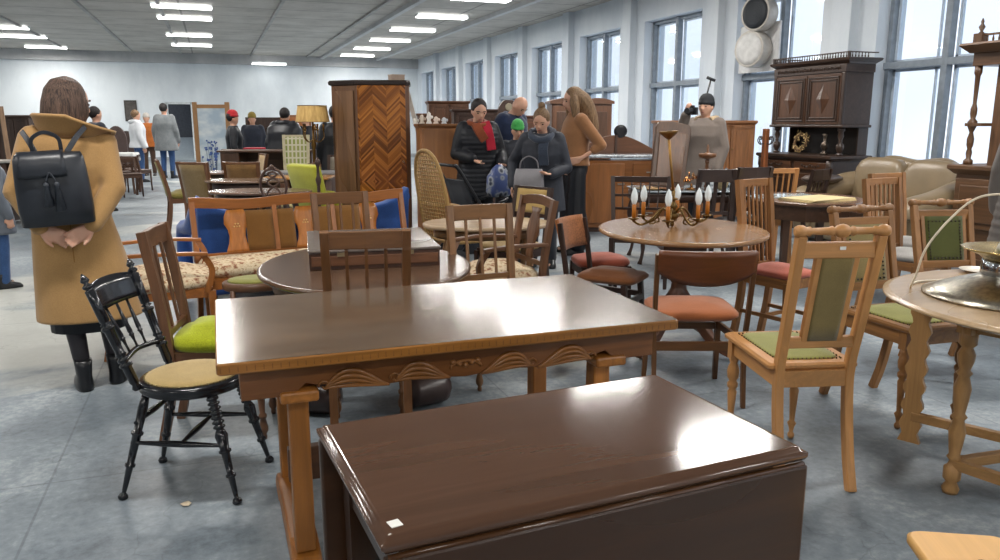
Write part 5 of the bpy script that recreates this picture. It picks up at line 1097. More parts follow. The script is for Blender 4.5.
# --- woman in camel coat, seen from behind with hands clasped behind her back
def camel():
    p = at(90, 386); x, y = p.x, p.y
    t = person('woman from behind in camel coat, hands clasped behind her, wearing a black backpack', x, y, 6, 1.60,
        R_=[(.215, -.12, 1.10), (.095, -.215, .915), (-.85, -.18, -.5), (.2, -1, .25)], L_=[(-.225, -.12, 1.10), (-.125, -.205, .915), (.85, -.12, -.5), (-.2, -1, .25)],
        coat=CAM, hem=.40, cw=1.04, flare=1.36, skirt=(.34, BKC), hair=HB_, style='bob', hyaw=-55, hpitch=6, tilt=3, vox=.008, sleeves=.02, stance=.075, legdx=.055, feet={-1: (-.02, -.02), 1: (.14, .05)}, collar=(CAM, .125, .112), shoes=plain('15161a', .3))
    m_ = MB(); kx = 0
    for q, fx, fy in ((-1, -.02, -.02), (1, .14, .05)):
        limb(m_, [(q*.085, 0, .6), ((q*.09+fx)/2, .012, .46), (fx, fy-.01, .12)], [.066, .057, .041], 12)
    xf(m_, Mx.Scale(1.6/1.65, 4)); part('tights', m_, TI, t, remesh=.01, smooth=2)
    m_ = MB(); m_.box((0, -.165, .68), (.004, .006, .5)); part('coat_vent', m_, cloth('8c6530', 180), t)
    # backpack, worn
    b = thing('backpack', 'black leather backpack with tassels on the back of the camel coat', 'backpack', x, y, 6)
    TT = Mx.Translation((-.05, -.24, 1.09)) @ Mx.Rotation(R(-3), 4, 'Y') @ Mx.Rotation(R(6), 4, 'X')
    LB_ = plain('1d2129', .38, 0, .6, .15, 14, bump=.25)
    def bp(name, mb, mat=LB_, par=b, **k): xf(mb, TT); return part(name, mb, mat, par, **k)
    mb = MB(); rr = []
    for z_, w, d, e in ((-.18, .145, .05, 5), (-.175, .158, .066, 5), (-.1, .162, .075, 4), (0, .160, .075, 3.5), (.09, .155, .062, 3.2), (.14, .150, .045, 3.2), (.165, .14, .03, 3)): rr.append([V((q[0], q[1]*1.0, z_)) for q in sup(w, d, e, 32)])
    mb.loft(rr); bp('bag_body', mb)
    mb = MB(); g_ = []
    for i in range(8):
        u = i/7; yy = (.03, -.02, -.055, -.075, -.082, -.085, -.085, -.084)[i]; zz = (.172, .178, .17, .15, .125, .10, .08, .065)[i]; g_.append([V((k*(.095+.008*u)-.03, yy-.004*(1-k*k), zz)) for k in [j/5-1 for j in range(11)]])
    mb.sheet(g_, .006); fl = bp('flap', mb)
    mb = MB(); mb.tube(curve([(-.06, .0, .17), (-.055, -.005, .235), (0, -.01, .265), (.055, -.005, .235), (.06, .0, .17)], 5), 0, sec=(.018, .008), up=(0, 1, 0)); bp('handle', mb, bev=.002)
    for q, (p0, p1, p2) in ((-1, ((-.05, .03, .16), (-.075, .07, .22), (-.10, .115, .262))), (1, ((.08, .03, .16), (.13, .07, .225), (.175, .12, .268)))):
        mb = MB(); mb.tube(curve([p0, p1, p2], 5), 0, sec=(.026, .007), up=(0, 1, .3)); bp('shoulder_strap', mb, bev=.002)
    for q, l in ((-.022, .115), (.022, .14)):
        mb = MB(); mb.tube(curve([(.0, -.088, .09), (q*.6, -.094, .065), (q, -.098, .04)], 3), .004, 6); mb.lathe([(.003, 0), (.012, -.008), (.013, -.02), (.011, -.026), (.022, -l), (.018, -l-.003)], (q, -.102, .045), n=12); bp('tassel', mb, plain('2b3038', .5, bump=.4, sc=80))
camel()
# --- four shoppers by the wardrobes
PUF = plain('15171d', .58, 0, .35, .15, 20); NAVY = cloth('1c2740', 150, .15); GRY = plain('34373f', .65, 0, .3, .15, 18)
RED = cloth('a01c30', 150, .2); RUS = cloth('7a3d22', 150, .2)
p = dep(478, 150, 8.5)
person('woman in black quilted coat with red and rust scarf, looking down', p.x, p.y, 178, 1.63, R_=[(.25, .02, 1.08), (.14, .26, 1.04), (-.6, .6, -.5), (0, -.2, 1)], L_=[(-.25, .02, 1.08), (-.2, .24, .98), (.2, 1, -.2), (0, 0, 1)], coat=PUF, hem=.62, puff=True, cw=1.15,
       trousers=BKC, hair=HBK, style='short', hpitch=22, vox=.012, scarf=[(RUS, [(-.09, .0, 1.40), (-.06, .09, 1.385), (.03, .10, 1.37), (.10, .02, 1.40), (.03, -.09, 1.42), (-.07, -.07, 1.42), (-.09, 0, 1.40)]), (RED, [(-.05, .10, 1.42), (-.07, .15, 1.32), (-.09, .17, 1.2), (-.10, .18, 1.12)]), (RUS, [(.06, .11, 1.40), (.03, .15, 1.32), (-.03, .17, 1.22)])])
p = dep(505, 150, 9.9)
person('bald man in navy jacket bending forward, behind the red scarf woman', p.x, p.y, -150, 1.76, coat=NAVY, hem=.72, cw=1.2, flare=1.0, trousers=BKC, lean=14, hpitch=30, vox=.014, hair=None, collar=(NAVY, .05, .085))
p = dep(517, 150, 9.0); person('child in bright green knitted hat, behind the grey coat woman', p.x, p.y, 170, 1.40, coat=GRY, hem=.7, trousers=BKC, vox=.016, hat=(cloth('44a052', 120), 'beanie'), hpitch=15)
p = dep(543, 150, 7.6)
person('woman with hair bun in dark grey hooded coat leaning forward', p.x, p.y, 152, 1.53, R_=[(.31, -.02, 1.10), (.30, .12, .87), (.1, .5, -1), (-1, 0, 0)], L_=[(-.25, .08, 1.05), (-.12, .30, 1.0), (.6, .6, .0), (0, 0, 1)], coat=GRY, hem=.60, cw=1.12, puff=False, trousers=cloth('2a2d35'), hair=HLB, style='bun', lean=13, hpitch=12, hyaw=-10, vox=.012, hood=GRY,
       scarf=[(cloth('39414f', 150), [(-.10, .02, 1.40), (-.06, .11, 1.38), (.03, .12, 1.37), (.11, .03, 1.40), (.03, -.08, 1.43), (-.07, -.06, 1.43), (-.10, .02, 1.40)]), (cloth('39414f', 150), [(-.03, .12, 1.38), (-.02, .16, 1.28), (-.03, .17, 1.12)])])
hb = dep(529, 179, 7.35); t = thing('handbag', 'light grey soft handbag held by the woman in the dark grey coat', 'bag', hb.x, hb.y, -30, hb.z-.10)
mb = MB(); mb.loft([[V((q[0], q[1], z_)) for q in sup(w, d, 4, 24)] for z_, w, d in ((0, .13, .04), (.02, .145, .055), (.12, .14, .05), (.19, .125, .02), (.195, .12, .012))]); part('bag_body', mb, plain('868488', .5, var=.1), t)
mb = MB(); mb.tube(curve([(-.09, 0, .19), (-.07, 0, .27), (0, 0, .31), (.07, 0, .27), (.09, 0, .19)], 4), .007, 6); part('handle', mb, plain('6e6c70', .5), t)
p = dep(575, 150, 8.4)
person('woman with long brown hair in tan jumper and wide black trousers, seen in profile', p.x, p.y, 82, 1.74, R_=[(.19, .10, 1.05), (.13, .22, .92), (-.2, .8, -.5), (-1, 0, 0)], L_=[(-.22, -.20, 1.10), (-.175, .0, .97), (.1, 1, -.25), (1, 0, 0)], coat=cloth('8f6544', 160, .12), hem=.90, cw=.95, flare=1.0, sleeves=.16, trousers=BKC, skirt='wide', hair=HLB, style='long', hpitch=12, vox=.012)
# --- photographer
p = dep(704, 150, 9.3)
person('photographer in taupe parka and black beanie raising a camera', p.x, p.y, 120, 1.68, R_=[(.24, .16, 1.20), (.11, .27, 1.45), (-.3, .3, 1), (-.6, -1, 0)], L_=[(-.235, .0, 1.08), (-.22, .10, .86), (.1, .3, -1), (1, 0, 0)], coat=cloth('6f655e', 120, .12), hem=.55, cw=1.18, hood=cloth('a89478', 90, .4), trousers=BKC, hair=HBK, style='short', hat=(plain('14171c', .8), 'beanie'), vox=.012)
cp = dep(692, 112, 9.1); t = thing('camera', 'black camera with lens held at the photographer face', 'camera', cp.x, cp.y, 120, cp.z-.03)
mb = MB(); mb.box((0, 0, .04), (.13, .05, .085)); mb.box((0, 0, .09), (.05, .04, .03)); part('body', mb, plain('15171a', .4), t, bev=.006); mb = MB(); mb.lathe([(.035, 0), (.036, .06), (.03, .065), (.03, .10), (.034, .11), (.028, .108)], (0, .02, .04), (0, 1, 0), 18); part('lens', mb, plain('202226', .3), t)
bm_ = dep(706, 98, 9.6); t = thing('microphone_pole', 'thin black pole with crosswise head above the photographer beanie', 'pole', bm_.x, bm_.y, 0, 0)
top = dep(711, 79, 9.6)-V((bm_.x, bm_.y, 0)); low = V((0, 0, .0)); mb = MB(); mb.tube([low, V((0, 0, bm_.z)), top], .011, 8); part('pole', mb, plain('1c1e22', .4), t); mb = MB(); mb.tube([top+V((-.045, .02, .02)), top+V((.045, -.02, -.02))], .018, 8); part('head', mb, plain('1c1e22', .6), t)
# --- person at right edge
p = dep(1046, 200, 4.95); person('person in grey quilted coat cut off by the right edge of the picture', p.x, p.y, -60, 1.68, coat=plain('6c6763', .5, var=.1), hem=.55, cw=1.3, puff=True, trousers=BKC, hair=HB_, vox=.014, hood=plain('6c6763', .5))
# --- far visitors
def far(label, px, d, rz, H, coat, hem, hair=HBK, hat=None, tr=None, style='short', hood=None, cw=1.15, puff=False, lean=0):
    p = dep(px, 150, d); return person(label, p.x, p.y, rz, H, coat=coat, hem=hem, hair=hair, hat=hat, trousers=tr or cloth('20242c'), style=style, vox=.02, hood=hood, cw=cw, puff=puff, face=False, lean=lean)
JN = cloth('35507a', 120); WHT = plain('c9ccd0', .5, var=.06)
far('distant person in white puffer jacket and blue jeans', 139, 18.7, -70, 1.66, WHT, .80, HLB, tr=JN, hood=WHT, puff=True)
far('distant person in orange and blue jacket beside the white puffer jacket', 149, 20.9, 170, 1.60, cloth('a8602c', 100), .78, HLB, hat=(plain('b9b3ac', .7), 'b'), tr=cloth('4d3b30'))
far('distant person in long grey coat with jeans, back turned', 167, 20, -20, 1.84, cloth('6e7274', 100), .62, HBK, tr=JN, cw=1.2)
far('distant person in dark coat just right of the camel coat collar', 99, 12.5, -60, 1.62, cloth('2c3038'), .6, HBK)
far('distant person in black coat and red hat beside the painted screen', 235, 13.2, -90, 1.56, BKC, .5, HBK, hat=(cloth('9c2228', 100), 'b'), cw=1.0)
far('distant person in dark jacket and mustard hat near the back wall', 254, 16, 170, 1.56, cloth('2f3440'), .7, HBK, hat=(cloth('8c7a3c', 100), 'b'))
far('broad person in black hooded coat bending over the far desks', 284, 13.1, -30, 1.62, BKC, .6, HBK, hood=BKC, cw=1.55, lean=10)
far('distant person in black coat and knitted grey hat behind the lampshade', 312, 14.3, 30, 1.55, BKC, .6, HBK, hat=(plain('5b5f66', .8), 'b'), cw=1.25, lean=15)
far('distant person in black coat just left of the herringbone wardrobe', 336, 11.9, -10, 1.62, BKC, .5, HBK, cw=1.1)
p = dep(-6, 210, 6.6); person('person in grey jacket and jeans cut off by the left edge', p.x, p.y, -60, 1.25, coat=plain('5b626c', .5), hem=.62, cw=1.1, trousers=JN, hair=HBK, vox=.016)
# ================================================================ background furniture
def D(px, d, py=150): p = dep(px, py, d); return p.x, p.y
WD1 = wood('5a3f2e', .4, .55); WD2 = wood('6e4a34', .4, .55); WD3 = wood('4a342a', .4, .55)
# stroller
def stroller():
    x, y = D(473, 7.7); t = thing('pushchair', 'black folding pushchair in front of the red scarf woman', 'pushchair', x, y, -78); K = plain('16181d', .45); F = plain('1b1e25', .8)
    for s in (-1, 1):
        mb = MB(); mb.tube(curve([(s*.22, -.34, 1.0), (s*.22, -.28, .96), (s*.22, .0, .55), (s*.22, .30, .12)], 5), .017, 8); part('frame_tube', mb, K, t)
        mb = MB(); mb.tube([(s*.22, -.3, .12), (s*.22, .14, .6)], .017, 8); part('frame_tube', mb, K, t)
        for yy in (-.3, .32): mb = MB(); mb.lathe([(.05, -.02), (.1, -.02), (.1, .02), (.05, .02)], (s*.25, yy, .1), (1, 0, 0), 20); w = part('wheel', mb, plain('202226', .6), t); mb = MB(); mb.lathe([(.02, -.03), (.05, -.022), (.05, .022), (.02, .03)], (s*.25, yy, .1), (1, 0, 0), 12); part('hub', mb, plain('9a9ca0', .4), w)
    mb = MB(); mb.tube([(-.22, -.34, 1.0), (.22, -.34, 1.0)], .015, 8); part('handle_bar', mb, K, t)
    mb = MB(); mb.tube(curve([(-.22, .15, .62), (-.15, .3, .66), (.15, .3, .66), (.22, .15, .62)], 4), .017, 8); part('bumper_bar', mb, K, t)
    mb = MB(); mb.sheet([[V((k*.2, -.2+.05*k*k*0, .85)), V((k*.2, -.12, .6))] + [V((k*.2, -.08, .45)), V((k*.2, .18, .42)), V((k*.2, .24, .25))] for k in (-1, -.5, 0, .5, 1)], .03); part('seat', mb, F, t)
    mb = MB(); mb.b2(-.19, .19, -.22, .16, .14, .26); part('basket', mb, F, t, bev=.02)
    x, y = D(499, 7.95); p = dep(499, 165, 7.95); b = thing('carrier_bag', 'grey and blue patterned bag hanging from the pushchair', 'bag', x, y, 20, .66)
    m = NT('bag_print', .4); n_ = m.n('TexVoronoi', _Scale=14.); m.l(m.co(), n_.inputs['Vector']); m.l(m.ramp(n_.outputs['Distance'], (.2, lin('1c2740')), (.4, lin('9aa0a8')), (.6, lin('4a5a8c'))), m.b.inputs['Base Color'])
    mb = MB(); mb.loft([[V((q[0], q[1], z_)) for q in sup(w, d, 3, 20)] for z_, w, d in ((0, .11, .07), (.05, .14, .09), (.2, .13, .08), (.28, .08, .04), (.32, .03, .02))]); part('bag_body', mb, m.m, b); mb = MB(); mb.tube([(-.02, 0, .31), (0, 0, .38), (.02, 0, .31)], .005, 6); part('handle', mb, K, b)
stroller()
# white leaning frame between wardrobe and cabinet
x, y = D(415, 9.4); t = thing('white_plank', 'white plank leaning between wardrobe and plain cabinet', 'plank', x, y, -20, 1.38)
# figurines on the plain cabinet
for k, (px, h, c) in enumerate(((415, .06, 'd9d3c8'), (422, .10, 'c9b9a8'), (429, .13, 'e2ddd6'), (436, .08, 'd8c4b4'), (444, .07, 'c7c9cc'))):
    p = dep(px, 120, 8.7); t_ = thing('porcelain_figurine', ['low white porcelain dish at the left on the plain cabinet', 'cream porcelain figurine second from left on the plain cabinet', 'tallest white porcelain figurine on the plain cabinet', 'pinkish porcelain figurine right of the tallest on the plain cabinet', 'grey porcelain bird at the right end of the plain cabinet'][k], 'figurine', p.x, p.y, 0, 1.38, group='porcelain on the plain cabinet')
    mb = MB(); mb.lathe([(.03, 0), (.034, .008), (.018, h*.3), (.032, h*.55), (.02, h*.75), (.022, h*.85), (.003, h)], n=14); part('body', mb, plain(c, .25), t_); mb = MB(); mb.ball((.03, 0, h*.55), .018, 8, 6); part('ornament', mb, plain(c, .25), t_)
t.location.z = .0
mb = MB(); mb.tube([(-.10, 0, 1.86), (.11, 0, 1.0), (.14, 0, .02)], 0, sec=(.05, .03), up=(0, 1, 0)); part('board', mb, plain('cfcac0', .5), t)
# cabinets far centre
def cab(label, px, d, rz, W, H, wd, Dp=.45, doors=2, rows=1, **k): x, y = D(px, d); return cabinet('cabinet', label, 'cabinet', x, y, rz, W, Dp, H, wd, doors, rows, **k)
cab('tall brown cabinet with narrow raised top, behind the plain cabinet', 448, 12.6, -10, .62, 1.72, WD2)
cab('brown display cabinet with open shelves at far centre, left of the tall one', 433, 14.5, -10, .55, 1.55, WD2, rows=2)
cab('dark wide cabinet behind the red scarf woman', 474, 11.6, -12, .62, 1.58, WD3, rows=2)
cab('brown chest of drawers behind the child in the green hat', 515, 12.6, -12, .55, 1.50, wood('6b432e', .4), drawers=1)
t = thing('mantel_clock', 'dark arched clock on the brown chest behind the bald man', 'clock', *D(508, 12.6), -12, 1.50)
mb = MB(); mb.prism([(-.22, 0), (.22, 0), (.22, .05), (.17, .08), (.13, .18), (.06, .24), (-.06, .24), (-.13, .18), (-.17, .08), (-.22, .05)], -.08, .08, 'y'); part('case', mb, WD3, t, bev=.006); mb = MB(); mb.lathe([(.055, 0), (.06, .006), (.05, .008)], (0, -.08, .13), (0, -1, 0), 20); part('dial', mb, plain('8d8570', .4), t)
# big wardrobes with wavy cornice
x, y = D(578, 12.8); t = thing('double_wardrobe', 'large brown wardrobe with curved cornice behind the long-haired woman', 'wardrobe', x, y, -14); W, H = .96, 1.78
mb = MB(); mb.b2(-W/2, W/2, -.25, .25, .06, H-.1); part('body', mb, WD2, t, bev=.004); mb = MB(); mb.b2(-W/2-.02, W/2+.02, -.27, .25, 0, .07); part('plinth', mb, WD2, t)
out = [(-W/2-.03, H-.1)]+[(-W/2-.03+(W+.06)*k/20, H-.06+.05*abs(sin(k/20*2*pi))) for k in range(21)]+[(W/2+.03, H-.1)]; mb = MB(); mb.prism(out, -.29, .25, 'y'); part('cornice', mb, WD2, t)
for k in (-1, 1):
    mb = MB(); mb.box((k*W/4, -.258, (H-.04)/2), (W/2-.03, .02, H-.22)); do = part('door', mb, WD2, t, bev=.004); mb = MB(); mb.box((k*W/4, -.27, (H-.04)/2), (W/2-.15, .014, H-.4)); part('door_panel', mb, wood('5f4434', .35), do, bev=.01)
    mb = MB(); mb.ball((k*.04, -.275, .9), .012, 8, 6); part('knob', mb, metal('8a7440'), do)
# marble-topped sideboard with arched back
x, y = D(617, 10.3); t = thing('marble_top_sideboard', 'brown sideboard with grey marble top and arched back panel', 'sideboard', x+.03, y, -16); W, H = 1.18, .98; SB = wood('8a5830', .3, .6, .7)
mb = MB(); mb.b2(-W/2, W/2, -.25, .25, .06, H-.06); part('body', mb, SB, t, bev=.004); mb = MB(); mb.b2(-W/2+.03, W/2-.03, -.22, .25, 0, .06); part('plinth', mb, WD3, t)
m = NT('grey_marble', .15); n_ = m.n('TexNoise', _Scale=9., _Detail=8., _Distortion=2.); m.l(m.co(), n_.inputs['Vector']); m.l(m.ramp(n_.outputs['Fac'], (.4, lin('7c838a')), (.6, lin('b9bfc4'))), m.b.inputs['Base Color']); MARB = m.m
mb = MB(); mb.slab(lambda i: rrect(W+.06-2*i, .56-2*i, .02), [(.01, H-.03), (0, H-.02), (0, H), (.006, H+.006)]); part('marble_top', mb, MARB, t)
mb = MB(); mb.box((-W/4+.02, -.258, .5), (W/2, .02, H-.22)); do = part('door', mb, SB, t, bev=.004); mb = MB(); mb.box((-.02, -.275, .62), (.09, .01, .015)); mb.lathe([(.012, 0), (.014, .01), (.004, .012)], (.0, -.27, .62), (0, -1, 0), 10); part('escutcheon', mb, metal('b9bcb8', .3), do)
for k in range(3): mb = MB(); mb.box((W/4+.06, -.258, .25+.26*k), (W/2-.14, .02, .23)); dr = part('drawer', mb, SB, t, bev=.004); mb = MB(); mb.box((W/4+.06, -.275, .25+.26*k), (.10, .012, .012)); part('handle', mb, metal('b9bcb8', .3), dr)
out = [(-W/2, H)]+[(-W/2+W*k/24, H+.03+.22*sin(pi*k/24)**1.2) for k in range(25)]+[(W/2, H)]; mb = MB(); mb.prism(out, .20, .24, 'y'); part('arched_back', mb, wood('6b4630', .4), t, bev=.004); mb = MB(); mb.b2(-.015, .015, .18, .2, H, H+.25); part('centre_moulding', mb, WD3, t)
mb = MB(); mb.lathe([(.05, -.03), (.085, -.025), (.085, .025), (.05, .03)], (.06, .22, H+.30), (0, -1, 0), 24); solo('round_ornament', mb, plain('15161a', .3), 'black round ornament on top of the arched sideboard back', 'ornament', x+.03, y, -16)
# chest of cabinets behind the photographer
x, y = D(702, 11.0); cabinet('panelled_cabinet', 'long honey brown cabinet with panelled doors behind the photographer', 'cabinet', x, y, -20, 1.30, .45, 1.42, wood('94623a', .35, .6), 4, 2, .04, .06)
# glass topped table with clutter
x, y = D(688, 8.0); t = thing('glass_topped_table', 'dark table with pale glass top covered in bric-a-brac', 'table', x, y, -18); tabletop(t, lambda i: rrect(1.12-2*i, .75-2*i, .1), .74, .02, plain('8e979c', .08), 'soft')
mb = MB(); mb.slab(lambda i: rrect(1.1-2*i, .65-2*i, .1), [(0, .62), (0, .72)]); part('apron', mb, WD3, t)
for a in (-1, 1):
    for b in (-1, 1): leg(t, (a*.5, b*.27, 0), (a*.48, b*.25, .62), WD3, 'cabriole', .028)
p = dep(668, 190, 8.1); t = thing('bed_headboard', 'brown bowed wooden headboard tilted on the glass topped table', 'headboard', p.x, p.y, -12, .74)
mb = MB(); Mt = Mx.Rotation(R(-12), 4, 'X') @ Mx.Rotation(R(6), 4, 'Y'); out = [(-.20, 0), (.16, 0), (.20, .60), (.18, .66), (.0, .685), (-.15, .67), (-.18, .61)]; mb.prism(out, -.02, .02, 'y', Mt); part('board', mb, wood('5a3b22', .4), t, bev=.01)
mb = MB(); out2 = [(-.15, .05), (.12, .05), (.155, .57), (-.14, .57)]; mb.prism(out2, -.032, -.018, 'y', Mt); part('raised_field', mb, wood('6b4526', .3), t, bev=.01)
rnd = random.Random(9)
def item(name, label, cat, px, py, d, prof, mat, lid=None, z=.74, n=18):
    p = dep(px, py, d); o = thing(name, label, cat, p.x, p.y, 0, z); mb = MB(); mb.lathe(prof, n=n); part('body', mb, mat, o)
    if lid: mb = MB(); mb.lathe(lid, n=n); part('lid', mb, mat, o)
    return o
item('silver_pot', 'round silver lidded pot on the glass topped table', 'pot', 727, 158, 8.15, [(.05, 0), (.09, .01), (.10, .05), (.10, .12), (.095, .125)], metal('c3c7ca', .2), [(.10, .125), (.09, .15), (.02, .165), (.012, .19), (.003, .195)])
item('stone_ball', 'round mottled stone head shaped vase on the glass topped table', 'vase', 723, 168, 7.75, [(.03, 0), (.05, .03), (.065, .08), (.06, .13), (.04, .16), (.02, .165)], plain('a08c68', .7, var=.4, sc=30))
item('white_figurine', 'small white figurine at the right end of the glass topped table', 'figurine', 737, 160, 7.8, [(.03, 0), (.04, .02), (.02, .06), (.035, .12), (.02, .17), (.022, .19), (.003, .21)], plain('d9d2c6', .3))
item('glass_jar', 'clear stacked glass dishes behind the dark chair on the table', 'dish', 709, 166, 7.8, [(.05, 0), (.055, .03), (.04, .035), (.055, .04), (.055, .08)], plain('b4bcc2', .06))
item('brass_tray', 'flat round brass tray at the left end of the glass topped table', 'tray', 650, 186, 7.8, [(.10, 0), (.14, .01), (.15, .02), (.14, .015), (.05, .006)], metal('a07f52', .3))
item('copper_plate', 'copper coloured plate near the middle of the glass topped table', 'plate', 672, 184, 7.75, [(.08, 0), (.12, .015), (.125, .018), (.08, .008)], metal('b0764c', .3))
p = dep(692, 172, 7.8); o = thing('brass_flower', 'cluster of curled brass leaves standing on the glass topped table', 'ornament', p.x, p.y, 0, .74); mb = MB(); mb.lathe([(.05, 0), (.055, .01), (.015, .02), (.012, .06)], n=14); part('foot', mb, metal('8c6238', .35), o)
mb = MB()
for k in range(26):
    a = rnd.random()*6.28; e = rnd.uniform(.2, 1.3); r = rnd.uniform(.05, .10); dv = V((cos(a)*cos(e), sin(a)*cos(e), sin(e))); q = V((0, 0, .08))+dv*r; w = dv.orthogonal().normalized()*.02; mb.sheet([[q-w-dv*.02, q-w+dv*.02+V((0, 0, -.01))], [q-dv*.02, q+dv*.03], [q+w-dv*.02, q+w+dv*.02+V((0, 0, -.01))]], .003)
part('brass_leaves', mb, metal('c9905c', .25), o, kind='stuff')
p = dep(707, 165, 7.7); o = thing('wooden_pedestal', 'slim wooden pedestal with round dish top, before the photographer', 'pedestal', p.x, p.y, 0, .74); mb = MB(); mb.turn((0, 0, 0), (0, 0, .33), BOB, .02, 12); part('stem', mb, wood('6b4426'), o); mb = MB(); mb.lathe([(.02, .30), (.08, .325), (.085, .345), (.08, .36), (.03, .36), (.012, .38), (.014, .42), (.002, .45)], n=20); part('dish', mb, wood('7e5230'), o)
# dark dining chairs round the glass topped table
DKC = wood('35241d', .35, .55)
x, y = D(707, 7.05); chair('dark_dining_chair', 'dark brown dining chair with slotted back, left of the pair at the glass topped table', x, y, -14, .36, .40, .45, 1.0, DKC, 'slats', 3, 'pad', plain('1c1a1c', .4), rail=.11, Wb=.30, slat=(.035, .012), lowrail=.7)
x, y = D(737, 7.35); chair('dark_dining_chair', 'dark brown dining chair with slotted back, right of the pair at the glass topped table', x, y, 2, .38, .40, .45, 1.0, DKC, 'slats', 3, 'pad', plain('1c1a1c', .4), rail=.11, Wb=.34, slat=(.035, .012), lowrail=.7)
x, y = D(642, 6.75); chair('lattice_back_chair', 'wide dark chair with open lattice back, left of the chandelier', x, y, 150, .50, .42, .45, .92, DKC, 'lattice', 5, 'pad', plain('1c1a1c', .4), rail=.05, Wb=.5, slat=(.012, .01), lowrail=.6, rake=.10)
x, y = D(800, 8.7); chair('dark_dining_chair', 'dark low dining chair behind the coat stand post', x, y, 20, .4, .40, .45, .90, DKC, 'slats', 3, 'pad', plain('2a2624', .4), rail=.12, slat=(.03, .012))
# coat stand
x, y = D(765, 8.4); t = thing('coat_stand', 'short brown post with curled iron hooks, before the carved cupboard', 'coat stand', x, y, 0)
mb = MB(); mb.box((0, 0, .68), (.055, .055, 1.30)); part('post', mb, wood('8a4e26', .35), t, bev=.008); mb = MB(); mb.lathe([(.18, 0), (.17, .03), (.05, .05)], n=20); part('base', mb, WD3, t)
for k in range(4): a = k*pi/2; c, s_ = cos(a), sin(a); mb = MB(); mb.tube(curve([(c*.02, s_*.02, 1.18), (c*.07, s_*.07, 1.17), (c*.10, s_*.10, 1.21), (c*.08, s_*.08, 1.25), (c*.055, s_*.055, 1.235), (c*.065, s_*.065, 1.215)], 4), .006, 6); part('hook', mb, plain('2c2a2c', .4), t)
# --- left middle group
def up_chair(label, px, d, rz, H, fab, wd=WAL, W=.44, SH=.44, lowrail=1.0, front='cabriole', arms=0, D_=.42, **k): x, y = D(px, d); return chair('upholstered_chair', label, x, y, rz, W, D_, SH, H, wd, 'panel', 1, 'thick', fab, front, 'sabre', rail=.03, lowrail=lowrail, arms=arms, bm=fab, r=.02, Wb=W, **k)
MOSS = cloth('7d7440', 120, .35, col2='9c9458')
up_chair('chair with mossy green seat in profile, nearest the open floor', 184, 10.2, -84, .93, cloth('857a3e', 120, .3), W=.42, rake=.12, D_=.44)
up_chair('tan patterned chair facing right, beside the painted screen', 208, 9.3, -40, .95, cloth('9c845c', 60, .4, col2='6e5a38'), W=.40)
up_chair('brown backed chair with green piping, seen from behind', 247, 9.75, -18, .93, cloth('6e5230', 150), W=.40)
up_chair('cream edged chair in profile before the lime armchair', 286, 9.0, 76, .94, cloth('b9a97c', 120), W=.38)
ck = NT('green_check', .9); chk = ck.n('TexBrick', _Scale=1., _Mortar_Size=.012, _Brick_Width=.055, _Row_Height=.09); chk.inputs['Color1'].default_value = lin('8d9a50'); chk.inputs['Color2'].default_value = lin('a8a868'); chk.inputs['Mortar'].default_value = lin('d8d2b8'); chk.offset = 0; ck.l(ck.co(rot=(pi/2, 0, 0)), chk.inputs['Vector']); ck.l(chk.outputs[0], ck.b.inputs['Base Color'])
up_chair('cream chair with green checked back, beside the lampshade', 293, 11., 165, 1.22, ck.m, plain('c9bf9c', .5), W=.34, SH=.5)
up_chair('small dark chair with grey back, left of the herringbone wardrobe', 333, 11.4, 150, .92, cloth('8a8276', 120), WD3, W=.36)
up_chair('tan chair by the end of the long dark desk', 243, 11.35, 100, .95, cloth('a98f66', 90, .3), W=.4)
# lime armchair
x, y = D(332, 8.6); t = thing('lime_armchair', 'lime yellow-green upholstered armchair seen from the side', 'armchair', x, y, -62); LM = cloth('a3a332', 160, .15)
mb = MB(); g_ = [[V((k*.26, -.22-.16*u-.02*(1-k*k), .3+.66*u)) for k in [j/4-1 for j in range(9)]] for u in [i/5 for i in range(6)]]; mb.sheet(g_, .09); part('backrest', mb, LM, t, bev=.02)
part('seat', pad(.50, .5, .14, .30, dome=.04, puff=.04), LM, t)
for s in (-1, 1): mb = MB(); mb.tube(curve([(s*.27, -.22, .62), (s*.28, 0, .60), (s*.27, .22, .56), (s*.27, .25, .34)], 4), 0, sec=(.07, .09), up=(0, 0, 1)); part('armrest', mb, LM, t, bev=.02); [leg(t, (s*.22, b*.2, 0), (s*.21, b*.19, .3), WAL, 'round', .018) for b in (-1, 1)]
# ribbon back chair
def ribbon():
    x, y = D(279, 7.4); t = chair('ribbon_back_chair', 'chair with carved looped ribbon back, behind the oak settee', x, y, -20, .42, .40, .44, .55, wood('5c4436', .4), 'none', 1, 'pad', cloth('8d6a52'), 'cabriole', rake=.02); w = wood('6b5040', .35)
    for s in (-1, 1):
        mb = MB(); mb.tube(curve([(s*.03, -.21, .55), (s*.045, -.22, .66), (s*.105, -.24, .76), (s*.115, -.25, .87), (s*.065, -.265, .96), (0, -.27, .985)], 5), [.013]*26, 8); part('back_hoop', mb, w, t)
        mb = MB(); mb.tube(curve([(s*.02, -.215, .58), (-s*.06, -.235, .76), (s*.055, -.25, .86), (-s*.04, -.262, .93), (0, -.27, .96)], 5), .010, 8); part('ribbon', mb, w, t)
    mb = MB(); mb.ball((0, -.27, 1.0), .022, 10, 8); mb.ball((-.025, -.27, .985), .016, 8, 6); mb.ball((.025, -.27, .985), .016, 8, 6); part('carved_knot', mb, w, t); mb = MB(); mb.tube([(-.19, -.2, .555), (.19, -.2, .555)], 0, sec=(.025, .03), up=(0, 0, 1)); part('back_rail', mb, w, t)
ribbon()
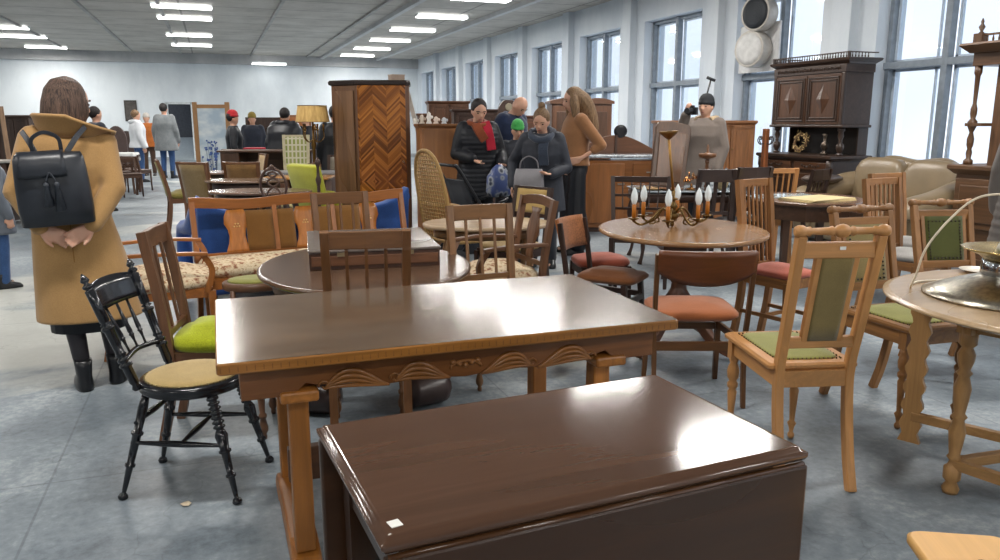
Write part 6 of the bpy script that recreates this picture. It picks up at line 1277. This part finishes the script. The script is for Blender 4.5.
# oval tables left middle
def otab(label, px, d, rz, a, b, H, col='6e5648', legs='cabriole', th=.028):
    x, y = D(px, d); t = thing('oval_table', label, 'table', x, y, rz); w = wood('4a362c', .4); tabletop(t, lambda i: ell(a-i, b-i, 48), H, th, wood(col, .2, .62, .6, .7, wear=.12), 'soft')
    mb = MB(); mb.slab(lambda i: ell(a-.08-i, b-.08-i, 32), [(0, H-.1), (0, H-th)]); part('apron', mb, w, t)
    for s in (-1, 1):
        for q in (-1, 1): leg(t, (s*a*.6, q*b*.6, 0), (s*a*.55, q*b*.55, H-.1), w, legs, .022)
    return t
otab('nearest oval brown table behind the settee, under the ribbon back chair', 258, 7.95, -18, .52, .32, .72)
otab('oval brown table behind the ribbon back chair, second row', 244, 8.9, -18, .46, .30, .76, '7c6350')
otab('round dusty pink topped table beside the brown backed chair', 220, 10.7, -18, .32, .32, .74, '8d7468')
# desks
def desk(label, px, d, rz, W, Dp, H, wd, top=None, name='desk'):
    x, y = D(px, d); t = thing(name, label, 'desk', x, y, rz); tabletop(t, lambda i: rrect(W-2*i, Dp-2*i, .01), H, .03, top or wd, 'square')
    for s in (-1, 1): mb = MB(); mb.b2(s*(W/2-.18)-.14, s*(W/2-.18)+.14, -Dp/2+.04, Dp/2-.04, .05, H-.03); pd = part('pedestal', mb, wd, t, bev=.004); [part('drawer', MB().b2(s*(W/2-.18)-.12, s*(W/2-.18)+.12, -Dp/2+.025, -Dp/2+.045, .1+.2*k, .27+.2*k), wd, pd, bev=.003) for k in range(3)]
    mb = MB(); mb.b2(-W/2+.3, W/2-.3, Dp/2-.08, Dp/2-.06, .25, H-.03); part('modesty_panel', mb, wd, t)
desk('long dark desk behind the checked chair, nearest of the desks', 270, 12.2, -18, 1.45, .6, .98, wood('5d4232', .35))
desk('grey topped long table before the dark desk', 285, 10.4, -18, 1.35, .5, .76, WD3, plain('8b8a8c', .3))
desk('desk with honey orange top, right of the ribbon back chair', 298, 9.75, -18, .8, .5, .74, WD2, wood('c28a4c', .25, .8))
desk('dark desk with red cloth on it near the back', 262, 14.5, -18, 1.3, .6, .92, WD3)
t = thing('red_cloth', 'red folded cloth lying on the farthest dark desk', 'cloth', *D(256, 14.3), -18, .92); mb = MB(); mb.slab(lambda i: rrect(.42-2*i, .25-2*i, .03), [(0, 0), (0, .02), (.02, .03)]); part('folds', mb, cloth('a82e3c'), t)
# lamp with wide fabric shade on a branched stem
x, y = D(314, 9.25); t = thing('branched_lamp', 'lamp with wide ochre fabric shade on curled brass branches', 'lamp', x, y, 0); BRS = metal('7a5c30', .35)
m = NT('shade_fabric', .8); n_ = m.n('TexNoise', _Scale=8., _Detail=4.); m.l(m.co((4, 4, 1)), n_.inputs['Vector']); m.l(m.ramp(n_.outputs['Fac'], (.3, lin('a5824a')), (.7, lin('c9a766'))), m.b.inputs['Base Color'])
mb = MB(); mb.lathe([(.195, 1.40), (.165, 1.585), (.160, 1.585), (.19, 1.40)], n=40, cap=False); sh_ = part('lamp_shade', mb, m.m, t); mb = MB(); [mb.tube([(r*cos(a), r*sin(a), z) for a in [2*pi*k/40 for k in range(41)]], .004, 6) for r, z in ((.196, 1.40), (.166, 1.585))]; part('shade_piping', mb, plain('6b4a26', .6), sh_)
mb = MB(); mb.lathe([(.14, 0), (.13, .03), (.03, .06), (.015, .1), (.02, .5), (.012, .55), (.02, 1.1), (.03, 1.14), (.012, 1.2), (.012, 1.42)], n=16); part('stem', mb, BRS, t)
for k in range(5): a = k*2*pi/5; c, s_ = cos(a), sin(a); mb = MB(); mb.tube(curve([(c*.01, s_*.01, 1.2), (c*.06, s_*.06, 1.17), (c*.12, s_*.12, 1.22), (c*.12, s_*.12, 1.30)], 4), .007, 6); mb.lathe([(.008, 1.3), (.02, 1.31), (.012, 1.32), (.012, 1.38)], (c*.12, s_*.12, 0), n=8); part('branch', mb, BRS, t)
# small turned table lamp post
x, y = D(317, 7.75); t = thing('turned_candlestick', 'dark turned candlestick post with ball top, left of the lime armchair', 'candlestick', x, y); mb = MB(); mb.lathe([(.09, 0), (.08, .04), (.02, .07), (.016, .3), (.03, .36), (.016, .42), (.016, .78), (.03, .84), (.016, .88), (.012, .96), (.028, 1.0), (.026, 1.03), (.003, 1.06)], n=14); part('stem', mb, WD3, t)
# painted screen
x, y = D(214, 15.6); t = thing('painted_screen', 'pale blue painted screen with flowers in a wooden frame', 'screen', x, y, -16); W, H = .70, 1.74; FR = wood('a37a50', .5, .75)
for s in (-1, 1): mb = MB(); mb.box((s*(W/2-.04), 0, H/2+.02), (.085, .05, H+.04)); part('frame_stile', mb, FR, t, bev=.005); mb = MB(); mb.box((s*(W/2-.04), 0, .03), (.1, .3, .06)); part('foot', mb, FR, t, bev=.005)
for z_ in (H-.04, .22): mb = MB(); mb.box((0, 0, z_), (W-.16, .04, .07)); part('frame_rail', mb, FR, t, bev=.005)
m = NT('painted_sky', .4); n_ = m.n('TexNoise', _Scale=3., _Detail=4.); m.l(m.co((1, 1, 1.6), (0, .5, 0)), n_.inputs['Vector']); m.l(m.ramp(n_.outputs['Fac'], (.38, lin('a9bccb')), (.62, lin('d7dfe2'))), m.b.inputs['Base Color'])
mb = MB(); mb.box((0, 0, (H+.14)/2), (W-.16, .014, H-.26)); pn = part('painted_panel', mb, m.m, t); mb = MB(); mb2 = MB()
for k in range(26):
    bx, bz = rnd.gauss(0, .1), rnd.uniform(.35, 1.05); mb.tube(curve([(bx*.2, -.0085, .28), (bx*.8, -.009, (bz+.28)/2), (bx, -.009, bz)], 3), .0035, 4)
    for j in range(4): a = rnd.random()*6.28; mb2.ball((bx+.022*cos(a), -.010, bz+.022*sin(a)), .017, 7, 4, (1, .15, 1))
part('painted_stems', mb, plain('46566e', .6), pn, kind='stuff'); part('painted_petals', mb2, plain('3f5a9a', .6, var=.3), pn, kind='stuff')
# far furniture along the back
cab('dark tall cabinet left of the camel coat woman, open doors', 8, 13.0, -16, .75, 1.40, WD3)
cab('dark cabinet with pale slatted fronts, left of the camel coat woman', 24, 12.0, -14, .42, 1.50, wood('4c3c34', .5), Dp=.4)
cab('low dark cabinet by the camel coat shoulder', 36, 13.6, -14, .5, 1.32, WD3)
t = thing('leaning_board', 'pale narrow wooden board leaning on the dark cabinets', 'board', *D(10, 11.4), 0); mb = MB(); mb.bar((0, 0, 0), (-.07, .1, 1.62), .06, .02, up=(0, 1, 0)); part('board', mb, wood('b08e70', .5), t)
desk('pale topped table with papers, left behind the camel coat', 22, 11.0, -14, .9, .5, .88, WD3, plain('9a9690', .4))
for k, (px, d, w_, h_) in enumerate(((118, 21, .50, 1.30), (106, 22.5, .55, 1.22), (128, 23, .5, 1.15))):
    x, y = D(px, d); t = thing('arched_headboard', ['dark arched headboard nearest the white puffer jacket', 'dark arched headboard behind the camel coat shoulder', 'low dark arched headboard farthest back'][k], 'headboard', x, y, -12, group='arched headboards'); mb = MB(); mb.prism([(-w_/2, 0), (w_/2, 0), (w_/2, h_*.7)]+[(w_/2*cos(a), h_*.7+h_*.3*sin(a)) for a in [pi*j/12 for j in range(1, 12)]]+[(-w_/2, h_*.7)], -.03, .03, 'y'); part('board', mb, plain('4a3a36', .5), t, bev=.01)
t = thing('white_cloth_table', 'small table covered by a white cloth before the arched headboards', 'table', *D(123, 17.6), -12); mb = MB(); mb.slab(lambda i: rrect(.55-2*i, .45-2*i, .03), [(-.02, .55), (0, .72), (.01, .73)]); part('tablecloth', mb, cloth('c9cac8'), t); [leg(t, (a*.22, b*.17, 0), (a*.22, b*.17, .6), WD3, 'square', .016) for a in (-1, 1) for b in (-1, 1)]
for k, (px, d, rz) in enumerate(((118, 15.6, 20), (127, 15.0, 200), (136, 16.2, -30), (124, 16.6, 90))):
    x, y = D(px, d); chair('wooden_chair', ['wooden chair nearest the camel coat in the far chair group', 'wooden chair at the front of the far chair group', 'wooden chair at the right of the far chair group', 'wooden chair at the back of the far chair group'][k], x, y, rz, .38, .38, .42, .72, WD1, 'slats', 2, 'flat', front='round', group='far chair group')
# framed notice boards and small dark picture on back wall
t = thing('wall_picture', 'small dark picture hanging on the back wall left of the opening', 'picture', -2.75, BACKY-.03, 0, 1.45); mb = MB(); mb.box((0, 0, .35), (.42, .03, .75)); part('frame', mb, plain('33302e', .5), t); mb = MB(); mb.box((0, -.018, .35), (.34, .006, .66)); part('canvas', mb, plain('4b4642', .7, var=.3), t)
t = thing('shelf_unit', 'dark open bookshelf against the back wall near the hooded people', 'shelf', *D(268, 17.5), -16); mb = MB(); [mb.b2(s-.015, s+.015, -.15, .15, 0, 1.5) for s in (-.4, .4)]; mb.b2(-.4, .4, .13, .15, 0, 1.5); part('carcass', mb, WD3, t); [part('shelf', MB().b2(-.385, .385, -.14, .13, .3*k+.05, .3*k+.075), WD3, t) for k in range(5)]
t = thing('orange_picture', 'small orange picture leaning behind the lampshade', 'picture', *D(297, 15.5), -18, .98); mb = MB(); mb.box((0, 0, .28), (.6, .03, .55), rx=-8); part('frame', mb, plain('8a5a36', .5), t); mb = MB(); mb.box((0, -.02, .28), (.52, .012, .47), rx=-8); part('canvas', mb, plain('a8683a', .7), t)
x, y = D(292, 15.5); desk('brown sideboard carrying the orange picture', 297, 15.5, -18, .9, .5, .98, WD2, name='sideboard')
# yellow stool in the lower right corner
t = thing('pine_stool', 'pale pine plank stool with heart painted as a dark cut-out, bottom right corner', 'stool', 1.60, 1.01, -28); PN = wood('d6a45e', .45, .8, .6, .6)
for s in (-1, 1):
    mb = MB(); mb.slab(lambda i: rrect(.225-2*i, .36-2*i, .03), [(.006, .425), (0, .43), (0, .445), (.006, .45)], c=(s*.114, 0)); part('seat_plank', mb, PN, t)
    mb = MB(); mb.b2(s*.15-.012, s*.15+.012, -.13, .13, 0, .425); part('side_board', mb, PN, t, bev=.003)
mb = MB(); mb.slab(lambda i: [(.0+.022*(16*sin(a)**3)/16*1.3, .04+.022*(13*cos(a)-5*cos(2*a)-2*cos(3*a)-cos(4*a))/16*1.3) for a in [2*pi*k/28 for k in range(28)]], [(0, .4502), (0, .4508)], c=(-.09, 0)); part('heart', mb, plain('2b1a10', .7), t, label='flat dark heart painted as the shade of a hole')  # thin dark plate on the uncut plank; shade of the hole put into its colour
# leaf on the floor
p = at(186, 505); t = thing('dry_leaf', 'small pale scrap lying on the floor below the black chair', 'scrap', p.x, p.y, 30, .001); mb = MB(); mb.sheet([[V((x_*.016, (y_-2)*.01*(1-abs(x_)*.4), .003+.003*abs(x_))) for y_ in range(5)] for x_ in (-1, -.5, 0, .5, 1)], .001); part('blade', mb, plain('c9b9a0', .7), t)
